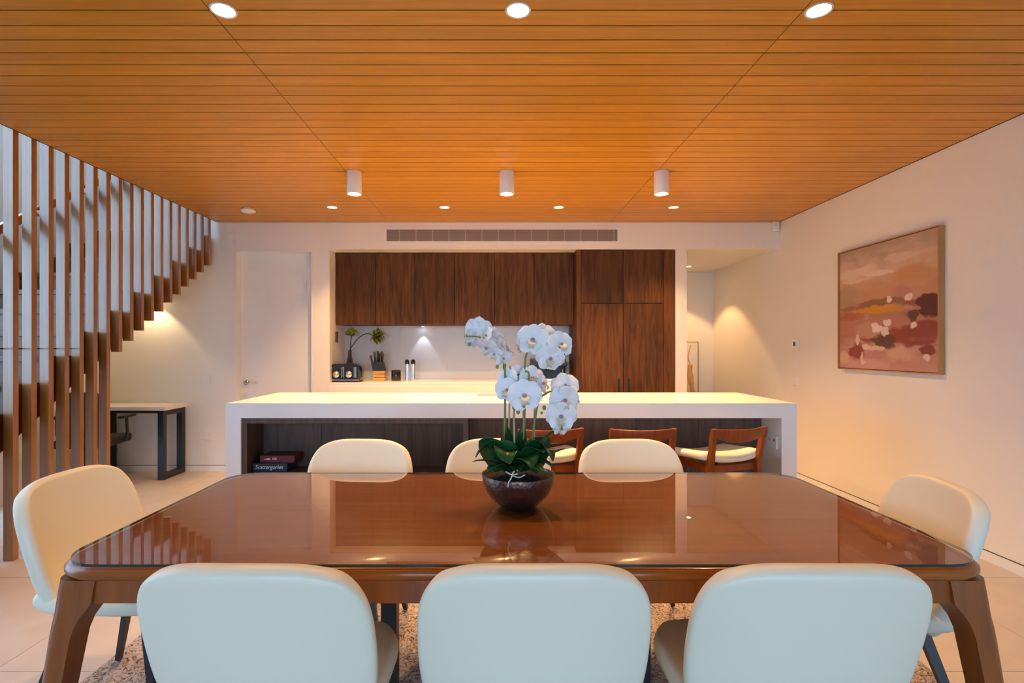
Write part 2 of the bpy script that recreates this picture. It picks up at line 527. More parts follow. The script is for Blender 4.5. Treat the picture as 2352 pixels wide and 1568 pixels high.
# glazing behind the camera and beside the stairs (out of the frame, the room's daylight)
def glazing(name, axis, a0, a1, z0, z1, pos, nx, nz):
    w = 0.05
    m = MB()
    def b(p0, p1, q0, q1):
        if axis == 'x': m.box(p0, p1, pos - 0.035, pos + 0.035, q0, q1)
        else: m.box(pos - 0.035, pos + 0.035, p0, p1, q0, q1)
    b(a0, a1, z0, z0 + w); b(a0, a1, z1 - w, z1); b(a0, a0 + w, z0 + w, z1 - w); b(a1 - w, a1, z0 + w, z1 - w)
    for i in range(1, nx):
        c = a0 + (a1 - a0) * i / nx; b(c - w / 2, c + w / 2, z0 + w, z1 - w)
    for i in range(1, nz):
        c = z0 + (z1 - z0) * i / nz; b(a0 + w, a1 - w, c - w / 2, c + w / 2)
    fr = struct(m.build(name, 'black'))
    for i in range(nx):
        for j in range(nz):
            p0 = a0 + (a1 - a0) * i / nx + w; p1 = a0 + (a1 - a0) * (i + 1) / nx - w
            q0 = z0 + (z1 - z0) * j / nz + w; q1 = z0 + (z1 - z0) * (j + 1) / nz - w
            if axis == 'x': g = MB().box(p0, p1, pos - 0.004, pos + 0.004, q0, q1)
            else: g = MB().box(pos - 0.004, pos + 0.004, p0, p1, q0, q1)
            g.build('pane', 'glass_win', fr, off=tuple(fr.location))
    ld = bpy.data.lights.new('window_portal', 'AREA'); ld.shape = 'RECTANGLE'
    ld.size = a1 - a0; ld.size_y = z1 - z0
    ld.cycles.is_portal = True
    po = bpy.data.objects.new('window_portal', ld); COL.objects.link(po); po.parent = fr
    c = Vector(((a0 + a1) / 2, pos + 0.06, (z0 + z1) / 2)) if axis == 'x' else Vector((pos + 0.06, (a0 + a1) / 2, (z0 + z1) / 2))
    po.location = c - fr.location
    po.rotation_euler = (R(-90), 0, 0) if axis == 'x' else (R(90), 0, R(-90))
    d = po.rotation_euler.to_matrix() @ Vector((0, 0, -1))
    want = Vector((0, 1, 0)) if axis == 'x' else Vector((1, 0, 0))
    if d.dot(want) < 0:
        po.rotation_euler = (R(90), 0, 0) if axis == 'x' else (R(90), 0, R(90))
    return fr
glazing('window_1', 'x', -2.9, 2.9, 0.0, 2.5, YF - 0.06, 4, 1)
glazing('window_2', 'y', 0.6, 4.3, 0.0, 5.0, XS - 0.06, 4, 2)

# inner door
dr = struct(MB().box(DX0 + 0.0005, DX1 - 0.0005, YB + 0.10, YB + 0.14, 0.0, DZ - 0.0005).build('door_1', 'white_paint'))
def rel(o): return tuple(o.location)
jm = MB()
jm.box(DX0 + 0.0005, DX0 + 0.014, YB - 0.004, YB + 0.0995, 0, DZ - 0.0145); jm.box(DX1 - 0.014, DX1 - 0.0005, YB - 0.004, YB + 0.0995, 0, DZ - 0.0145)
jm.box(DX0 + 0.0005, DX1 - 0.0005, YB - 0.004, YB + 0.0995, DZ - 0.014, DZ - 0.0005)
struct(jm.build('trim_4', 'white_paint'))
hd = MB()
hy = YB + 0.10
hd.tube([(DX0 + 0.075, hy, 0.955), (DX0 + 0.075, hy - 0.012, 0.955)], 0.026, 16)
hd.tube([(DX0 + 0.075, hy - 0.012, 0.955), (DX0 + 0.075, hy - 0.05, 0.955), (DX0 + 0.085, hy - 0.056, 0.955), (DX0 + 0.19, hy - 0.056, 0.955)], 0.009, 10)
hd.build('door_handle', 'steel', dr, off=rel(dr))

# ------------------------------------------------------------------ ceiling lights
def downlight(x, y, label, group, watts, zc=H, mat='lens', col=WARM, ang=110, name='recessed_downlight'):
    t = thing(name, label, 'downlight', (x, y, zc), 0, group)
    MB().lathe([(0.043, 0.004), (0.047, -0.0035), (0.052, -0.003), (0.053, 0.0), (0.047, 0.0)], 32).build('trim_ring', 'white_paint', t)
    MB().lathe([(0.0445, -0.001), (0.040, 0.014), (0.032, 0.028), (0.027, 0.032)], 32).build('reflector', 'white_paint', t)
    MB().disc(0.028, 0.031, 32, up=False).build('lens', mat, t)
    spot('lamp', t, (0, 0, 0.022), watts, col, ang, 0.7, 0.02)
    return t
for (x, y), w in zip(DOWN, ('left', 'middle', 'right')):
    downlight(x, y, {'left': 'large recessed downlight at the top left of the timber ceiling', 'middle': 'large recessed downlight at the top centre above the orchid',
                     'right': 'large recessed downlight at the top right of the timber ceiling'}[w], 'near recessed downlights above the dining table', W_DOWN, ang=86)
for (x, y), w in zip(REAR, ('leftmost small recessed downlight in the far row, nearest the smoke detector', 'second small downlight from the left in the far ceiling row',
                            'third small downlight from the left in the far ceiling row', 'rightmost small recessed downlight in the far ceiling row')):
    downlight(x, y, w, 'far recessed downlights in front of the kitchen wall', W_REAR, ang=92)
hl = thing('hall_downlight', 'recessed downlight in the white hallway ceiling at right', 'downlight', (2.53, 6.97, HZ))
MB().lathe([(0.034, -0.006), (0.045, -0.004), (0.047, 0.0)], 28).build('trim_ring', 'white_paint', hl)
MB().disc(0.035, -0.005, 28, up=False).build('lens', 'lens', hl)
spot('lamp', hl, (0, 0, -0.02), W_HALL, WARM, 98, 0.25, 0.02)

for x, lab in ((-1.095, 'white cylinder ceiling light at left over the island'), (0.088, 'white cylinder ceiling light in the middle over the island'),
               (1.287, 'white cylinder ceiling light at right over the island')):
    t = thing('cylinder_light', lab, 'ceiling light', (x, 4.12, H), 0, 'cylinder lights over the island')
    MB().lathe([(1e-4, 0), (0.055, 0), (0.0565, -0.003), (0.0565, -0.172), (0.054, -0.175), (0.050, -0.172), (0.046, -0.15), (0.036, -0.14)], 40).build('housing', 'white_paint', t)
    MB().disc(0.047, -0.152, 32, up=False).build('lens', 'lens', t)
    spot('lamp', t, (0, 0, -0.160), W_CYL, WARM, 128, 0.8, 0.035)

t = thing('smoke_detector', 'round white smoke detector on the ceiling near the slats', 'smoke detector', (-2.42, 5.2, H))
MB().lathe([(1e-4, 0), (0.055, 0), (0.056, -0.012), (0.052, -0.014)], 28).build('base', 'white_paint', t)
MB().lathe([(0.052, -0.014), (0.068, -0.018), (0.066, -0.032), (0.045, -0.04), (1e-4, -0.042)], 28).build('cover', 'white_paint', t)

t = thing('motion_sensor', 'small white motion sensor in the upper corner by the right wall', 'sensor', (3.03, YB - 0.0, 2.60))
MB().box(-0.036, 0.036, -0.035, 0, 0, 0.10).build('body', 'white_paint', t, 0.008)
MB().box(-0.024, 0.024, -0.042, -0.035, 0.012, 0.06).build('lens', 'white_paint', t, 0.004)

# air-conditioning grille
vx0, vx1, vz0, vz1 = -1.18, 1.321, 2.492, 2.619
t = thing('air_vent', 'long grey air grille in a white frame above the kitchen', 'vent', (0.07, YB, vz0))
off = (0.07, YB, vz0)
m = MB(); e = 0.026
m.box(vx0 - e, vx1 + e, YB - 0.008, YB - 0.0005, vz1, vz1 + e); m.box(vx0 - e, vx1 + e, YB - 0.008, YB - 0.0005, vz0 - e, vz0)
m.box(vx0 - e, vx0, YB - 0.008, YB - 0.0005, vz0, vz1); m.box(vx1, vx1 + e, YB - 0.008, YB - 0.0005, vz0, vz1)
m.build('frame', 'white_paint', t, off=off)
MB().box(vx0, vx1, YB - 0.003, YB - 0.0005, vz0, vz1).build('duct_back', 'vent_dark', t, off=off)
NB = 9
b0 = None
for i in range(NB):
    z = vz0 + (i + 0.5) * (vz1 - vz0) / NB
    if b0 is None:
        b0 = MB().box(vx0, vx1, -0.0065, -0.003, -0.0055, 0.0055).build('blade', 'vent', t); o = b0
    else:
        o = b0.copy(); COL.objects.link(o); o.parent = t
    o.location = (-0.07, 0, z - vz0)
b0 = None
for i in range(14):
    x = vx0 + (i + 0.9) * (vx1 - vx0) / 14.0 - 0.02
    if b0 is None:
        b0 = MB().box(-0.005, 0.005, -0.0078, -0.0066, 0, vz1 - vz0).build('divider', 'vent_bar', t); o = b0
    else:
        o = b0.copy(); COL.objects.link(o); o.parent = t
    o.location = (x - 0.07, 0, 0)

# ------------------------------------------------------------------ stairs, slats, handrail
RUN, RISE = 0.267, 0.18
def ty(j): return 3.88 + RUN * j
def tz(j): return 1.459 + RISE * j
def zu(y): return 1.303 + 0.678 * (y - 4.28) + 0.02
st = thing('staircase', 'dark timber staircase rising behind the slat screen', 'staircase', (-3.6, 2.0, 0))
off = (-3.6, 2.0, 0)
SX0, SX1 = XS + 0.005, -3.13
tread = riser = None
for j in range(-7, 7):
    y0, z1 = ty(j), tz(j)
    if tread is None:
        tread = MB().box(SX0 + 3.6, SX1 + 3.6, -0.02, RUN, -0.04, 0).build('tread', 'stair', st, 0.003); o = tread
        riser = MB().box(SX0 + 3.6, SX1 + 3.6, 0.0, 0.018, -RISE, -0.04).build('riser', 'stair', st); r_ = riser
    else:
        o = tread.copy(); COL.objects.link(o); o.parent = st
        r_ = riser.copy(); COL.objects.link(r_); r_.parent = st
    o.location = (0, y0 - 2.0, z1); r_.location = (0, y0 - 2.0, z1)
def sawtooth(jlo, jhi):
    poly = []
    for j in range(jlo, jhi):
        poly.append((ty(j), tz(j))); poly.append((ty(j + 1), tz(j)))
    yend = ty(jhi)
    lo = [(yend, max(0, zu(yend)))]
    y00 = 4.28 - (1.303 + 0.02) / 0.678
    if ty(jlo) < y00: lo.append((y00, 0.0)); lo.append((ty(jlo), 0.0))
    else: lo.append((ty(jlo), zu(ty(jlo))))
    return poly + lo
for xs, nm in ((SX1, 'stringer'),):
    MB().prism(sawtooth(-7, 7), xs, xs + 0.03, 'x').build(nm, 'stair', st, off=off)
m = MB()
ye = ty(7); y00 = 4.28 - 1.323 / 0.678
m.prism([(y00, 0.0), (ye, zu(ye)), (ye, zu(ye) + 0.02), (y00 - 0.03, 0.0)], SX0, SX1, 'x')
m.build('soffit', 'wall', st, off=off)

sc_ = thing('slat_screen', 'floor-to-ceiling screen of brown timber slats beside the stairs', 'slat screen', (-3.05, 3.3, 0))
cache = {}
for k in range(-22, 18):  # slats nearest the camera are unseen extras, added to block side daylight
    yc = 3.346 + 0.1335 * k
    zb = 0.0 if k <= 6 else 1.303 + 0.0905 * (k - 7)
    me_o = MB().box(-0.0325, 0.0325, -0.02, 0.02, 0, 2.95 - zb).build('slat', 'slat', sc_, 0.002, bseg=1)
    me_o.location = (-3.0525 + 3.05, yc - 3.3, zb)
MB().box(-3.089, -3.0855, 1.75, 3.86, 1.326, 1.334).build('tie_bar', 'black', sc_, off=(-3.05, 3.3, 0))

def hz(y): return 2.13 + 0.674 * (y - 3.476)
hr = thing('handrail', 'sloping brown timber handrail behind the slats', 'handrail', (-3.16, 3.0, 0))
m = MB(); m.prism([(1.95, hz(1.95)), (5.55, hz(5.55)), (5.55, hz(5.55) + 0.062), (1.95, hz(1.95) + 0.062)], -3.165, -3.125, 'x')
m.build('rail', 'slat', hr, 0.006, off=(-3.16, 3.0, 0))
for k in range(-10, 16, 3):
    yc = 3.346 + 0.1335 * k
    MB().box(-3.126, -3.085, yc - 0.012, yc + 0.012, hz(yc) + 0.01, hz(yc) + 0.045).build('bracket', 'slat', hr, off=(-3.16, 3.0, 0))
# light under the stairs
t = thing('under_stair_light', 'small bright downlight under the stairs above the desk', 'downlight', (-3.68, 5.62, 1.90))
MB().lathe([(1e-4, 0.27), (0.05, 0.265), (0.05, 0.0), (0.042, -0.002), (0.038, 0.006)], 28).build('housing', 'white_paint', t)
MB().disc(0.040, 0.003, 28, up=False).build('lens', 'lens', t)
spot('lamp', t, (0, 0, -0.012), W_STAIR, (1.0, 0.74, 0.40), 100, 0.35, 0.02)

# desk and office chair under the stairs
t = thing('desk', 'cream-topped desk with black steel frame legs under the stairs', 'desk', (-3.75, 5.55, 0))
off = (-3.75, 5.55, 0)
box('desk_top', 'desk_top', -4.17, -3.325, 5.34, 5.745, 0.705, 0.742, t, off, 0.003)
for xa in (-3.41, -4.15):
    m = MB(); w = 0.055
    m.box(xa, xa + 0.06, 5.36, 5.36 + w, 0, 0.70); m.box(xa, xa + 0.06, 5.735 - w, 5.735, 0, 0.70)
    m.box(xa, xa + 0.06, 5.36 + w, 5.735 - w, 0, w); m.box(xa, xa + 0.06, 5.36 + w, 5.735 - w, 0.65, 0.70)
    m.build('leg', 'black', t, 0.002, off)
box('apron', 'black', -4.09, -3.41, 5.50, 5.54, 0.66, 0.70, t, off)

oc = thing('office_chair', 'black office chair tucked at the desk behind the slats', 'chair', (-3.80, 5.02, 0), R(10))
m = MB()
for k in range(5):
    a = 2 * PI * k / 5 + 0.5
    m.tube([(0.03 * math.cos(a), 0.03 * math.sin(a), 0.11), (0.27 * math.cos(a), 0.27 * math.sin(a), 0.075)], [0.025, 0.015], 8)
m.build('base', 'black', oc)
for k in range(5):
    a = 2 * PI * k / 5 + 0.5
    c = Vector((0.27 * math.cos(a), 0.27 * math.sin(a), 0.03))
    w = Vector((-math.sin(a), math.cos(a), 0)) * 0.022
    q = MB(); q.tube([c - w, c - w * 0.3], 0.03, 14); q.tube([c + w * 0.3, c + w], 0.03, 14); q.tube([c + Vector((0, 0, 0.0)), c + Vector((0, 0, 0.05))], 0.008, 8)
    q.build('caster', 'black', oc)
MB().tube([(0, 0, 0.09), (0, 0, 0.42)], 0.025, 12).build('gas_lift', 'black', oc)
MB().box(-0.23, 0.23, -0.22, 0.24, 0.42, 0.50).build('seat', 'fabric_black', oc, 0.03, bseg=4)
def bk(u, v):
    a = (u - 0.5) * 2
    wdt = 0.21 * (1 - 0.25 * v * v)
    return (a * wdt, -0.24 - 0.04 * v + 0.05 * a * a, 0.52 + 0.42 * v)
MB().grid(bk, 8, 8).build('backrest', 'fabric_black', oc, solid=0.03, subsurf=1)
MB().tube([(0, -0.2, 0.44), (0, -0.29, 0.46), (0, -0.29, 0.62)], 0.018, 8).build('spine', 'black', oc)
for s in (-1, 1):
    MB().tube(smooth_path([(s * 0.22, 0.02, 0.45), (s * 0.28, 0.02, 0.48), (s * 0.285, 0.0, 0.66), (s * 0.285, 0.02, 0.68)], 5), 0.014, 8).build('arm_post', 'black', oc)
    MB().box(s * 0.285 - 0.03, s * 0.285 + 0.03, -0.11, 0.13, 0.675, 0.70).build('armrest', 'fabric_black', oc, 0.01)

# wall plates
def plate(name, label, x, z, w=0.075, h=0.115, mat='white_paint'):
    t = thing(name, label, 'switch', (x, YB, z))
    MB().box(-w / 2, w / 2, -0.007, -0.0005, -h / 2, h / 2).build('plate', mat, t, 0.002)
    MB().box(-w * 0.2, w * 0.2, -0.010, -0.007, -h * 0.2, h * 0.2).build('rocker', mat, t, 0.001)
plate('light_switch', 'white switch plate on the back wall at door handle height', -3.13, 0.99)
plate('wall_socket', 'white socket plate low on the back wall beside the desk', -3.12, 0.40)
t = thing('thermostat', 'white thermostat with small dark screen on the right wall', 'thermostat', (XR, 5.45, 1.30))
MB().box(-0.014, -0.0005, -0.065, 0.065, 0, 0.13).build('body', 'white_paint', t, 0.004)
MB().box(-0.0155, -0.0135, -0.02, 0.02, 0.055, 0.10).build('screen', 'screen', t)
for z, lab in ((1.14, 'upper blank white plate below the thermostat'), (0.955, 'lower white switch plate below the thermostat')):
    t = thing('light_switch', lab, 'switch', (XR, 5.45, z))
    MB().box(-0.007, -0.0005, -0.05, 0.05, 0, 0.085).build('plate', 'white_paint', t, 0.002)
    MB().box(-0.010, -0.007, -0.012, 0.012, 0.026, 0.058).build('rocker', 'white_paint', t, 0.001)
t = thing('intercom', 'slim dark control plate on the alcove side wall', 'control panel', (AX0, 6.0, 1.40))
MB().box(0.0005, 0.008, -0.05, 0.05, 0, 0.12).build('plate', 'plate_dark', t, 0.002)
MB().box(0.008, 0.010, -0.03, 0.03, 0.05, 0.10).build('screen', 'screen', t)

# ------------------------------------------------------------------ painting on the right wall
def painting_mat():
    m = bpy.data.materials.new('abstract_landscape_paint')
    n, l = nodes_of(m)
    b = n['Principled BSDF']; b.inputs['Roughness'].default_value = 0.6
    tc = n.new('ShaderNodeTexCoord')
    sep = n.new('ShaderNodeSeparateXYZ'); l.new(tc.outputs['Object'], sep.inputs[0])
    nz = n.new('ShaderNodeTexNoise'); nz.inputs['Scale'].default_value = 9; nz.inputs['Detail'].default_value = 4
    mp = n.new('ShaderNodeMapping'); mp.inputs['Scale'].default_value = (1, 0.5, 1.6)
    l.new(tc.outputs['Object'], mp.inputs[0]); l.new(mp.outputs[0], nz.inputs['Vector'])
    def math_(op, a, bb, c=None):
        q = n.new('ShaderNodeMath'); q.operation = op
        for i, v in enumerate((a, bb, c)):
            if v is None: continue
            if isinstance(v, (int, float)): q.inputs[i].default_value = v
            else: l.new(v, q.inputs[i])
        return q.outputs[0]
    nw = n.new('ShaderNodeTexNoise'); nw.inputs['Scale'].default_value = 14; nw.inputs['Detail'].default_value = 3
    l.new(tc.outputs['Object'], nw.inputs['Vector'])
    sw = n.new('ShaderNodeSeparateColor'); l.new(nw.outputs['Color'], sw.inputs[0])
    U = sep.outputs['Y']   # 0 near end .. 1.05 far end (set by geometry), V up
    V = sep.outputs['Z']
    U = math_('MULTIPLY_ADD', math_('SUBTRACT', sw.outputs[0], 0.5), 0.09, U)
    V = math_('MULTIPLY_ADD', math_('SUBTRACT', sw.outputs[1], 0.5), 0.05, V)
    nn = math_('SUBTRACT', nz.outputs['Fac'], 0.5)
    sky = n.new('ShaderNodeValToRGB'); e = sky.color_ramp.elements
    vv = math_('MULTIPLY_ADD', nn, 0.35, V)
    l.new(vv, sky.inputs['Fac'])
    stops = [(0.0, (.50, .27, .22)), (0.12, (.46, .22, .18)), (0.2, (.50, .28, .24)), (0.30, (.42, .17, .12)), (0.38, (.46, .20, .14)), (0.46, (.42, .20, .13)), (0.50, (.48, .29, .22)),
             (0.6, (.52, .27, .14)), (0.72, (.56, .33, .20)), (0.84, (.58, .40, .29)), (0.95, (.42, .30, .22)), (1.0, (.40, .28, .21))]
    e[0].position = 0; e[0].color = (*stops[0][1], 1); e[1].position = 1; e[1].color = (*stops[-1][1], 1)
    for p, c in stops[1:-1]:
        x = e.new(p); x.color = (*c, 1)
    cur = sky.outputs['Color']
    # daubs: (u from the left edge as seen, v, ru, rv, colour, softness, noise)
    D = [(.25, .80, .30, .05, (.66, .50, .38), .6, .9), (.45, .77, .22, .03, (.70, .54, .42), .4, .9), (.60, .86, .20, .04, (.62, .45, .34), .6, .9),
         (.22, .74, .2, .02, (.66, .48, .34), .5, .9), (.10, .60, .22, .10, (.40, .28, .16), .9, .5), (.78, .72, .2, .1, (.52, .27, .12), .9, .6), (.68, .58, .08, .09, (.46, .22, .18), .9, .7),
         (.48, .535, .30, .035, (.26, .14, .06), .5, .7), (.25, .50, .28, .02, (.34, .14, .08), .6, .8), (.42, .475, .30, .035, (.62, .27, .03), .5, .6), (.15, .44, .25, .04, (.42, .12, .06), .7, .7),
         (.85, .50, .2, .03, (.34, .10, .07), .6, .8), (.92, .505, .12, .06, (.10, .03, .022), .3, .6), (.96, .43, .14, .05, (.10, .03, .022), .4, .8), (.78, .405, .06, .05, (.14, .055, .035), .4, .9),
         (.75, .26, .30, .09, (.26, .055, .04), .5, .9), (.92, .30, .16, .07, (.26, .06, .05), .5, .9), (.36, .26, .12, .06, (.32, .07, .06), .4, .8), (.22, .14, .10, .08, (.28, .06, .045), .4, .9),
         (.50, .23, .14, .05, (.12, .05, .03), .4, 1.0), (.55, .19, .10, .03, (.13, .06, .05), .4, 1.0), (.90, .155, .08, .035, (.20, .05, .035), .4, .9), (.33, .32, .16, .07, (.50, .26, .20), .6, .7),
         (.65, .12, .16, .07, (.56, .34, .24), .7, .7), (.30, .04, .3, .05, (.56, .32, .27), .8, .6), (.06, .09, .07, .06, (.62, .38, .24), .6, .6),
         (.56, .545, .035, .03, (.76, .60, .50), .3, .4), (.75, .545, .032, .03, (.76, .60, .50), .3, .4), (.42, .355, .035, .025, (.76, .62, .53), .3, .5), (.54, .37, .045, .025, (.76, .62, .53), .3, .5),
         (.45, .32, .055, .025, (.78, .64, .56), .3, .5), (.52, .305, .028, .04, (.74, .58, .5), .3, .5), (.80, .335, .045, .022, (.76, .6, .5), .3, .5), (.22, .24, .025, .05, (.70, .5, .42), .3, .6),
         (.32, .185, .055, .03, (.72, .54, .46), .4, .7), (.90, .10, .03, .03, (.72, .52, .44), .4, .6), (.27, .09, .02, .05, (.70, .5, .42), .3, .7), (.42, .17, .10, .02, (.68, .46, .40), .5, .8)]
    for (u, v, ru, rv, c, soft, nzw) in D:
        uu = 1.05 - u * 1.05
        du = math_('DIVIDE', math_('SUBTRACT', U, uu), ru)
        dv = math_('DIVIDE', math_('SUBTRACT', V, v), rv)
        r2 = math_('ADD', math_('MULTIPLY', du, du), math_('MULTIPLY', dv, dv))
        r2 = math_('MULTIPLY_ADD', nn, nzw * 3.5, r2)
        mr = n.new('ShaderNodeMapRange'); mr.interpolation_type = 'SMOOTHSTEP'
        mr.inputs['From Min'].default_value = 1.0 + soft * 0.4; mr.inputs['From Max'].default_value = max(0.05, 1.0 - soft)
        l.new(r2, mr.inputs['Value'])
        mx = n.new('ShaderNodeMix'); mx.data_type = 'RGBA'
        l.new(mr.outputs[0], mx.inputs[0]); l.new(cur, mx.inputs[6]); mx.inputs[7].default_value = (*c, 1)
        cur = mx.outputs[2]
    l.new(cur, b.inputs['Base Color'])
    bp = n.new('ShaderNodeBump'); bp.inputs['Strength'].default_value = 0.25; bp.inputs['Distance'].default_value = 0.004
    l.new(nz.outputs['Fac'], bp.inputs['Height']); l.new(bp.outputs['Normal'], b.inputs['Normal'])
    return m
MAT['painting'] = painting_mat()
py0, py1, pz0, pz1 = 3.65, 4.70, 1.163, 2.167
t = thing('painting', 'square abstract landscape painting in a slim oak frame on the right wall', 'painting', (XR, py0, pz0))
MB().box(-0.033, -0.012, 0.0, py1 - py0, 0, pz1 - pz0).build('canvas', 'painting', t)
fw = 0.008
for nm, (a0, a1, b0, b1) in {'n': (-fw - 0.004, -0.004, -fw, pz1 - pz0 + fw), 'f': (py1 - py0 + 0.004, py1 - py0 + fw + 0.004, -fw, pz1 - pz0 + fw)}.items():
    MB().box(-0.045, -0.0005, a0, a1, b0, b1).build('frame_side', 'frame_oak', t)
for b0, b1 in ((-fw - 0.004, -0.004), (pz1 - pz0 + 0.004, pz1 - pz0 + 0.004 + fw)):
    MB().box(-0.045, -0.0005, -0.004, py1 - py0 + 0.004, b0, b1).build('frame_rail', 'frame_oak', t)
MB().box(-0.012, -0.0005, -0.003, py1 - py0 + 0.003, -0.003, pz1 - pz0 + 0.003).build('backing', 'vent_dark', t)

# ------------------------------------------------------------------ kitchen
# overhead cabinets
ox0, ox1, oz0, oy = AX0 + 0.004, 0.878, 1.60, 5.96
dw = (ox1 - ox0) / 6
for i, lab in enumerate(('dark timber overhead cabinet at the left end of the kitchen alcove', 'dark timber overhead cabinet in the middle above the splashback',
                         'dark timber overhead cabinet beside the tall pantry unit')):
    a0 = ox0 + 2 * i * dw; a1 = a0 + 2 * dw
    t = thing('overhead_cabinet', lab, 'cabinet', ((a0 + a1) / 2, 6.15, oz0), 0, 'overhead kitchen cabinets')
    off = ((a0 + a1) / 2, 6.15, oz0)
    box('body', 'cab', a0 + 0.001, a1 - 0.001, oy + 0.030, YA - 0.002, oz0, AZ - 0.003, t, off)
    for k in range(2):
        box('door', 'cab', a0 + k * dw + 0.0028, a0 + (k + 1) * dw - 0.0028, oy, oy + 0.02, oz0 - 0.002, AZ - 0.006, t, off, 0.001)
# tall pantry
p0, p1 = 0.882, 1.950
yT = 5.775
t = thing('pantry_cabinet', 'tall dark timber pantry with four doors and black handles', 'cabinet', ((p0 + p1) / 2, 6.06, 0))
off = ((p0 + p1) / 2, 6.06, 0)
box('body', 'cab', p0, p1, yT + 0.022, YA - 0.003, 0.0, AZ - 0.004, t, off)
q0, q1, q2, q3 = 0.930, 1.388, 1.827, p1
zs = 1.331 + (800 - 696) / 211.9
box('filler_panel', 'cab', p0, q0 - 0.002, yT, yT + 0.02, 0.0, AZ - 0.006, t, off)
box('filler_panel', 'cab', q2 + 0.002, p1, yT, yT + 0.02, 0.0, AZ - 0.006, t, off)
for a0, a1, hx in ((q0, q1, 1.338), (q1, q2, 1.448)):
    box('upper_door', 'cab', a0 + 0.003, a1 - 0.003, yT, yT + 0.02, zs + 0.004, AZ - 0.006, t, off, 0.001)
    d = box('lower_door', 'cab', a0 + 0.003, a1 - 0.003, yT, yT + 0.02, 0.08, zs - 0.004, t, off, 0.001)
    m = MB(); m.box(hx - 0.009, hx + 0.009, yT - 0.03, yT - 0.018, 0.62, 1.005); m.box(hx - 0.006, hx + 0.006, yT - 0.018, yT, 0.64, 0.66); m.box(hx - 0.006, hx + 0.006, yT - 0.018, yT, 0.96, 0.98)
    m.build('handle', 'black', d, off=off)
# bench
BZ = 0.962
t = thing('kitchen_bench', 'white stone back bench with a deep edge in the kitchen alcove', 'worktop', ((AX0 + p0) / 2, 6.05, 0.86))
off = ((AX0 + p0) / 2, 6.05, 0.86)
box('worktop', 'stone', AX0 + 0.002, p0 - 0.002, 5.74, YA - 0.002, BZ - 0.02, BZ, t, off, 0.002)
box('front_edge', 'stone', AX0 + 0.002, p0 - 0.002, 5.74, 5.76, BZ - 0.105, BZ - 0.0205, t, off)
for i in range(3):
    a0 = AX0 + 0.004 + i * (p0 - AX0 - 0.008) / 3; a1 = a0 + (p0 - AX0 - 0.008) / 3
    t = thing('base_cabinet', ('dark timber base cabinet under the bench at the left', 'dark timber base cabinet under the bench in the middle', 'dark timber base cabinet under the bench by the pantry')[i],
              'cabinet', ((a0 + a1) / 2, 6.05, 0), 0, 'base cabinets')
    off = ((a0 + a1) / 2, 6.05, 0)
    box('body', 'cab', a0 + 0.001, a1 - 0.001, 5.80, YA - 0.003, 0.0, BZ - 0.022, t, off)
    mid = (a0 + a1) / 2
    for c0, c1 in ((a0, mid), (mid, a1)):
        box('door', 'cab', c0 + 0.002, c1 - 0.002, 5.778, 5.798, 0.09, BZ - 0.11, t, off)
# lamp under the overhead cabinets
t = thing('cabinet_light', 'tiny cool spotlight under the overhead cabinet lighting the splashback', 'spotlight', (-0.86, 6.282, oz0 - 0.0005))
MB().lathe([(1e-4, 0), (0.022, 0), (0.022, -0.008), (0.016, -0.009)], 20).build('housing', 'steel', t)
MB().disc(0.017, -0.0085, 20, up=False).build('lens', 'lens_cool', t)
spot('lamp', t, (0, 0, -0.012), W_CAB, (0.86, 0.92, 1.0), 64, 0.35, 0.006)

# toaster
tx, tyy = -1.655, 5.93
t = thing('toaster', 'black toaster with two pale dials on the left of the bench', 'toaster', (tx, tyy, BZ))
prof = [(-0.155, 0.012), (-0.165, 0.03), (-0.163, 0.15), (-0.15, 0.185), (-0.12, 0.198), (0.12, 0.198), (0.15, 0.185), (0.163, 0.15), (0.165, 0.03), (0.155, 0.012)]
MB().prism(prof, -0.10, 0.10, 'y', True).build('body', 'black_gloss', t, 0.008, bseg=3)
MB().box(-0.15, 0.15, -0.095, 0.095, 0.0, 0.012).build('base', 'black', t, 0.003)
MB().box(-0.155, 0.155, -0.104, -0.099, 0.018, 0.030).build('chrome_strip', 'chrome', t, 0.001)
for x in (-0.095, 0.045):
    q = MB(); q.tube([(x, -0.100, 0.085), (x, -0.106, 0.085)], 0.036, 24); q.tube([(x, -0.106, 0.085), (x, -0.122, 0.085)], 0.026, 24)
    q.build('dial', 'chrome', t)
for x in (-0.03, -0.012, 0.105, 0.123):
    MB().box(x - 0.004, x + 0.004, -0.104, -0.1, 0.05, 0.165).build('lever_slot', 'steel', t)
for x in (-0.14, -0.02):
    MB().box(x - 0.012, x + 0.012, -0.116, -0.1, 0.148, 0.16).build('lever', 'chrome', t, 0.003)
for y in (-0.05, 0.05):
    MB().box(-0.12, 0.12, y - 0.014, y + 0.014, 0.1985, 0.2).build('bread_slot', 'vent_dark', t)

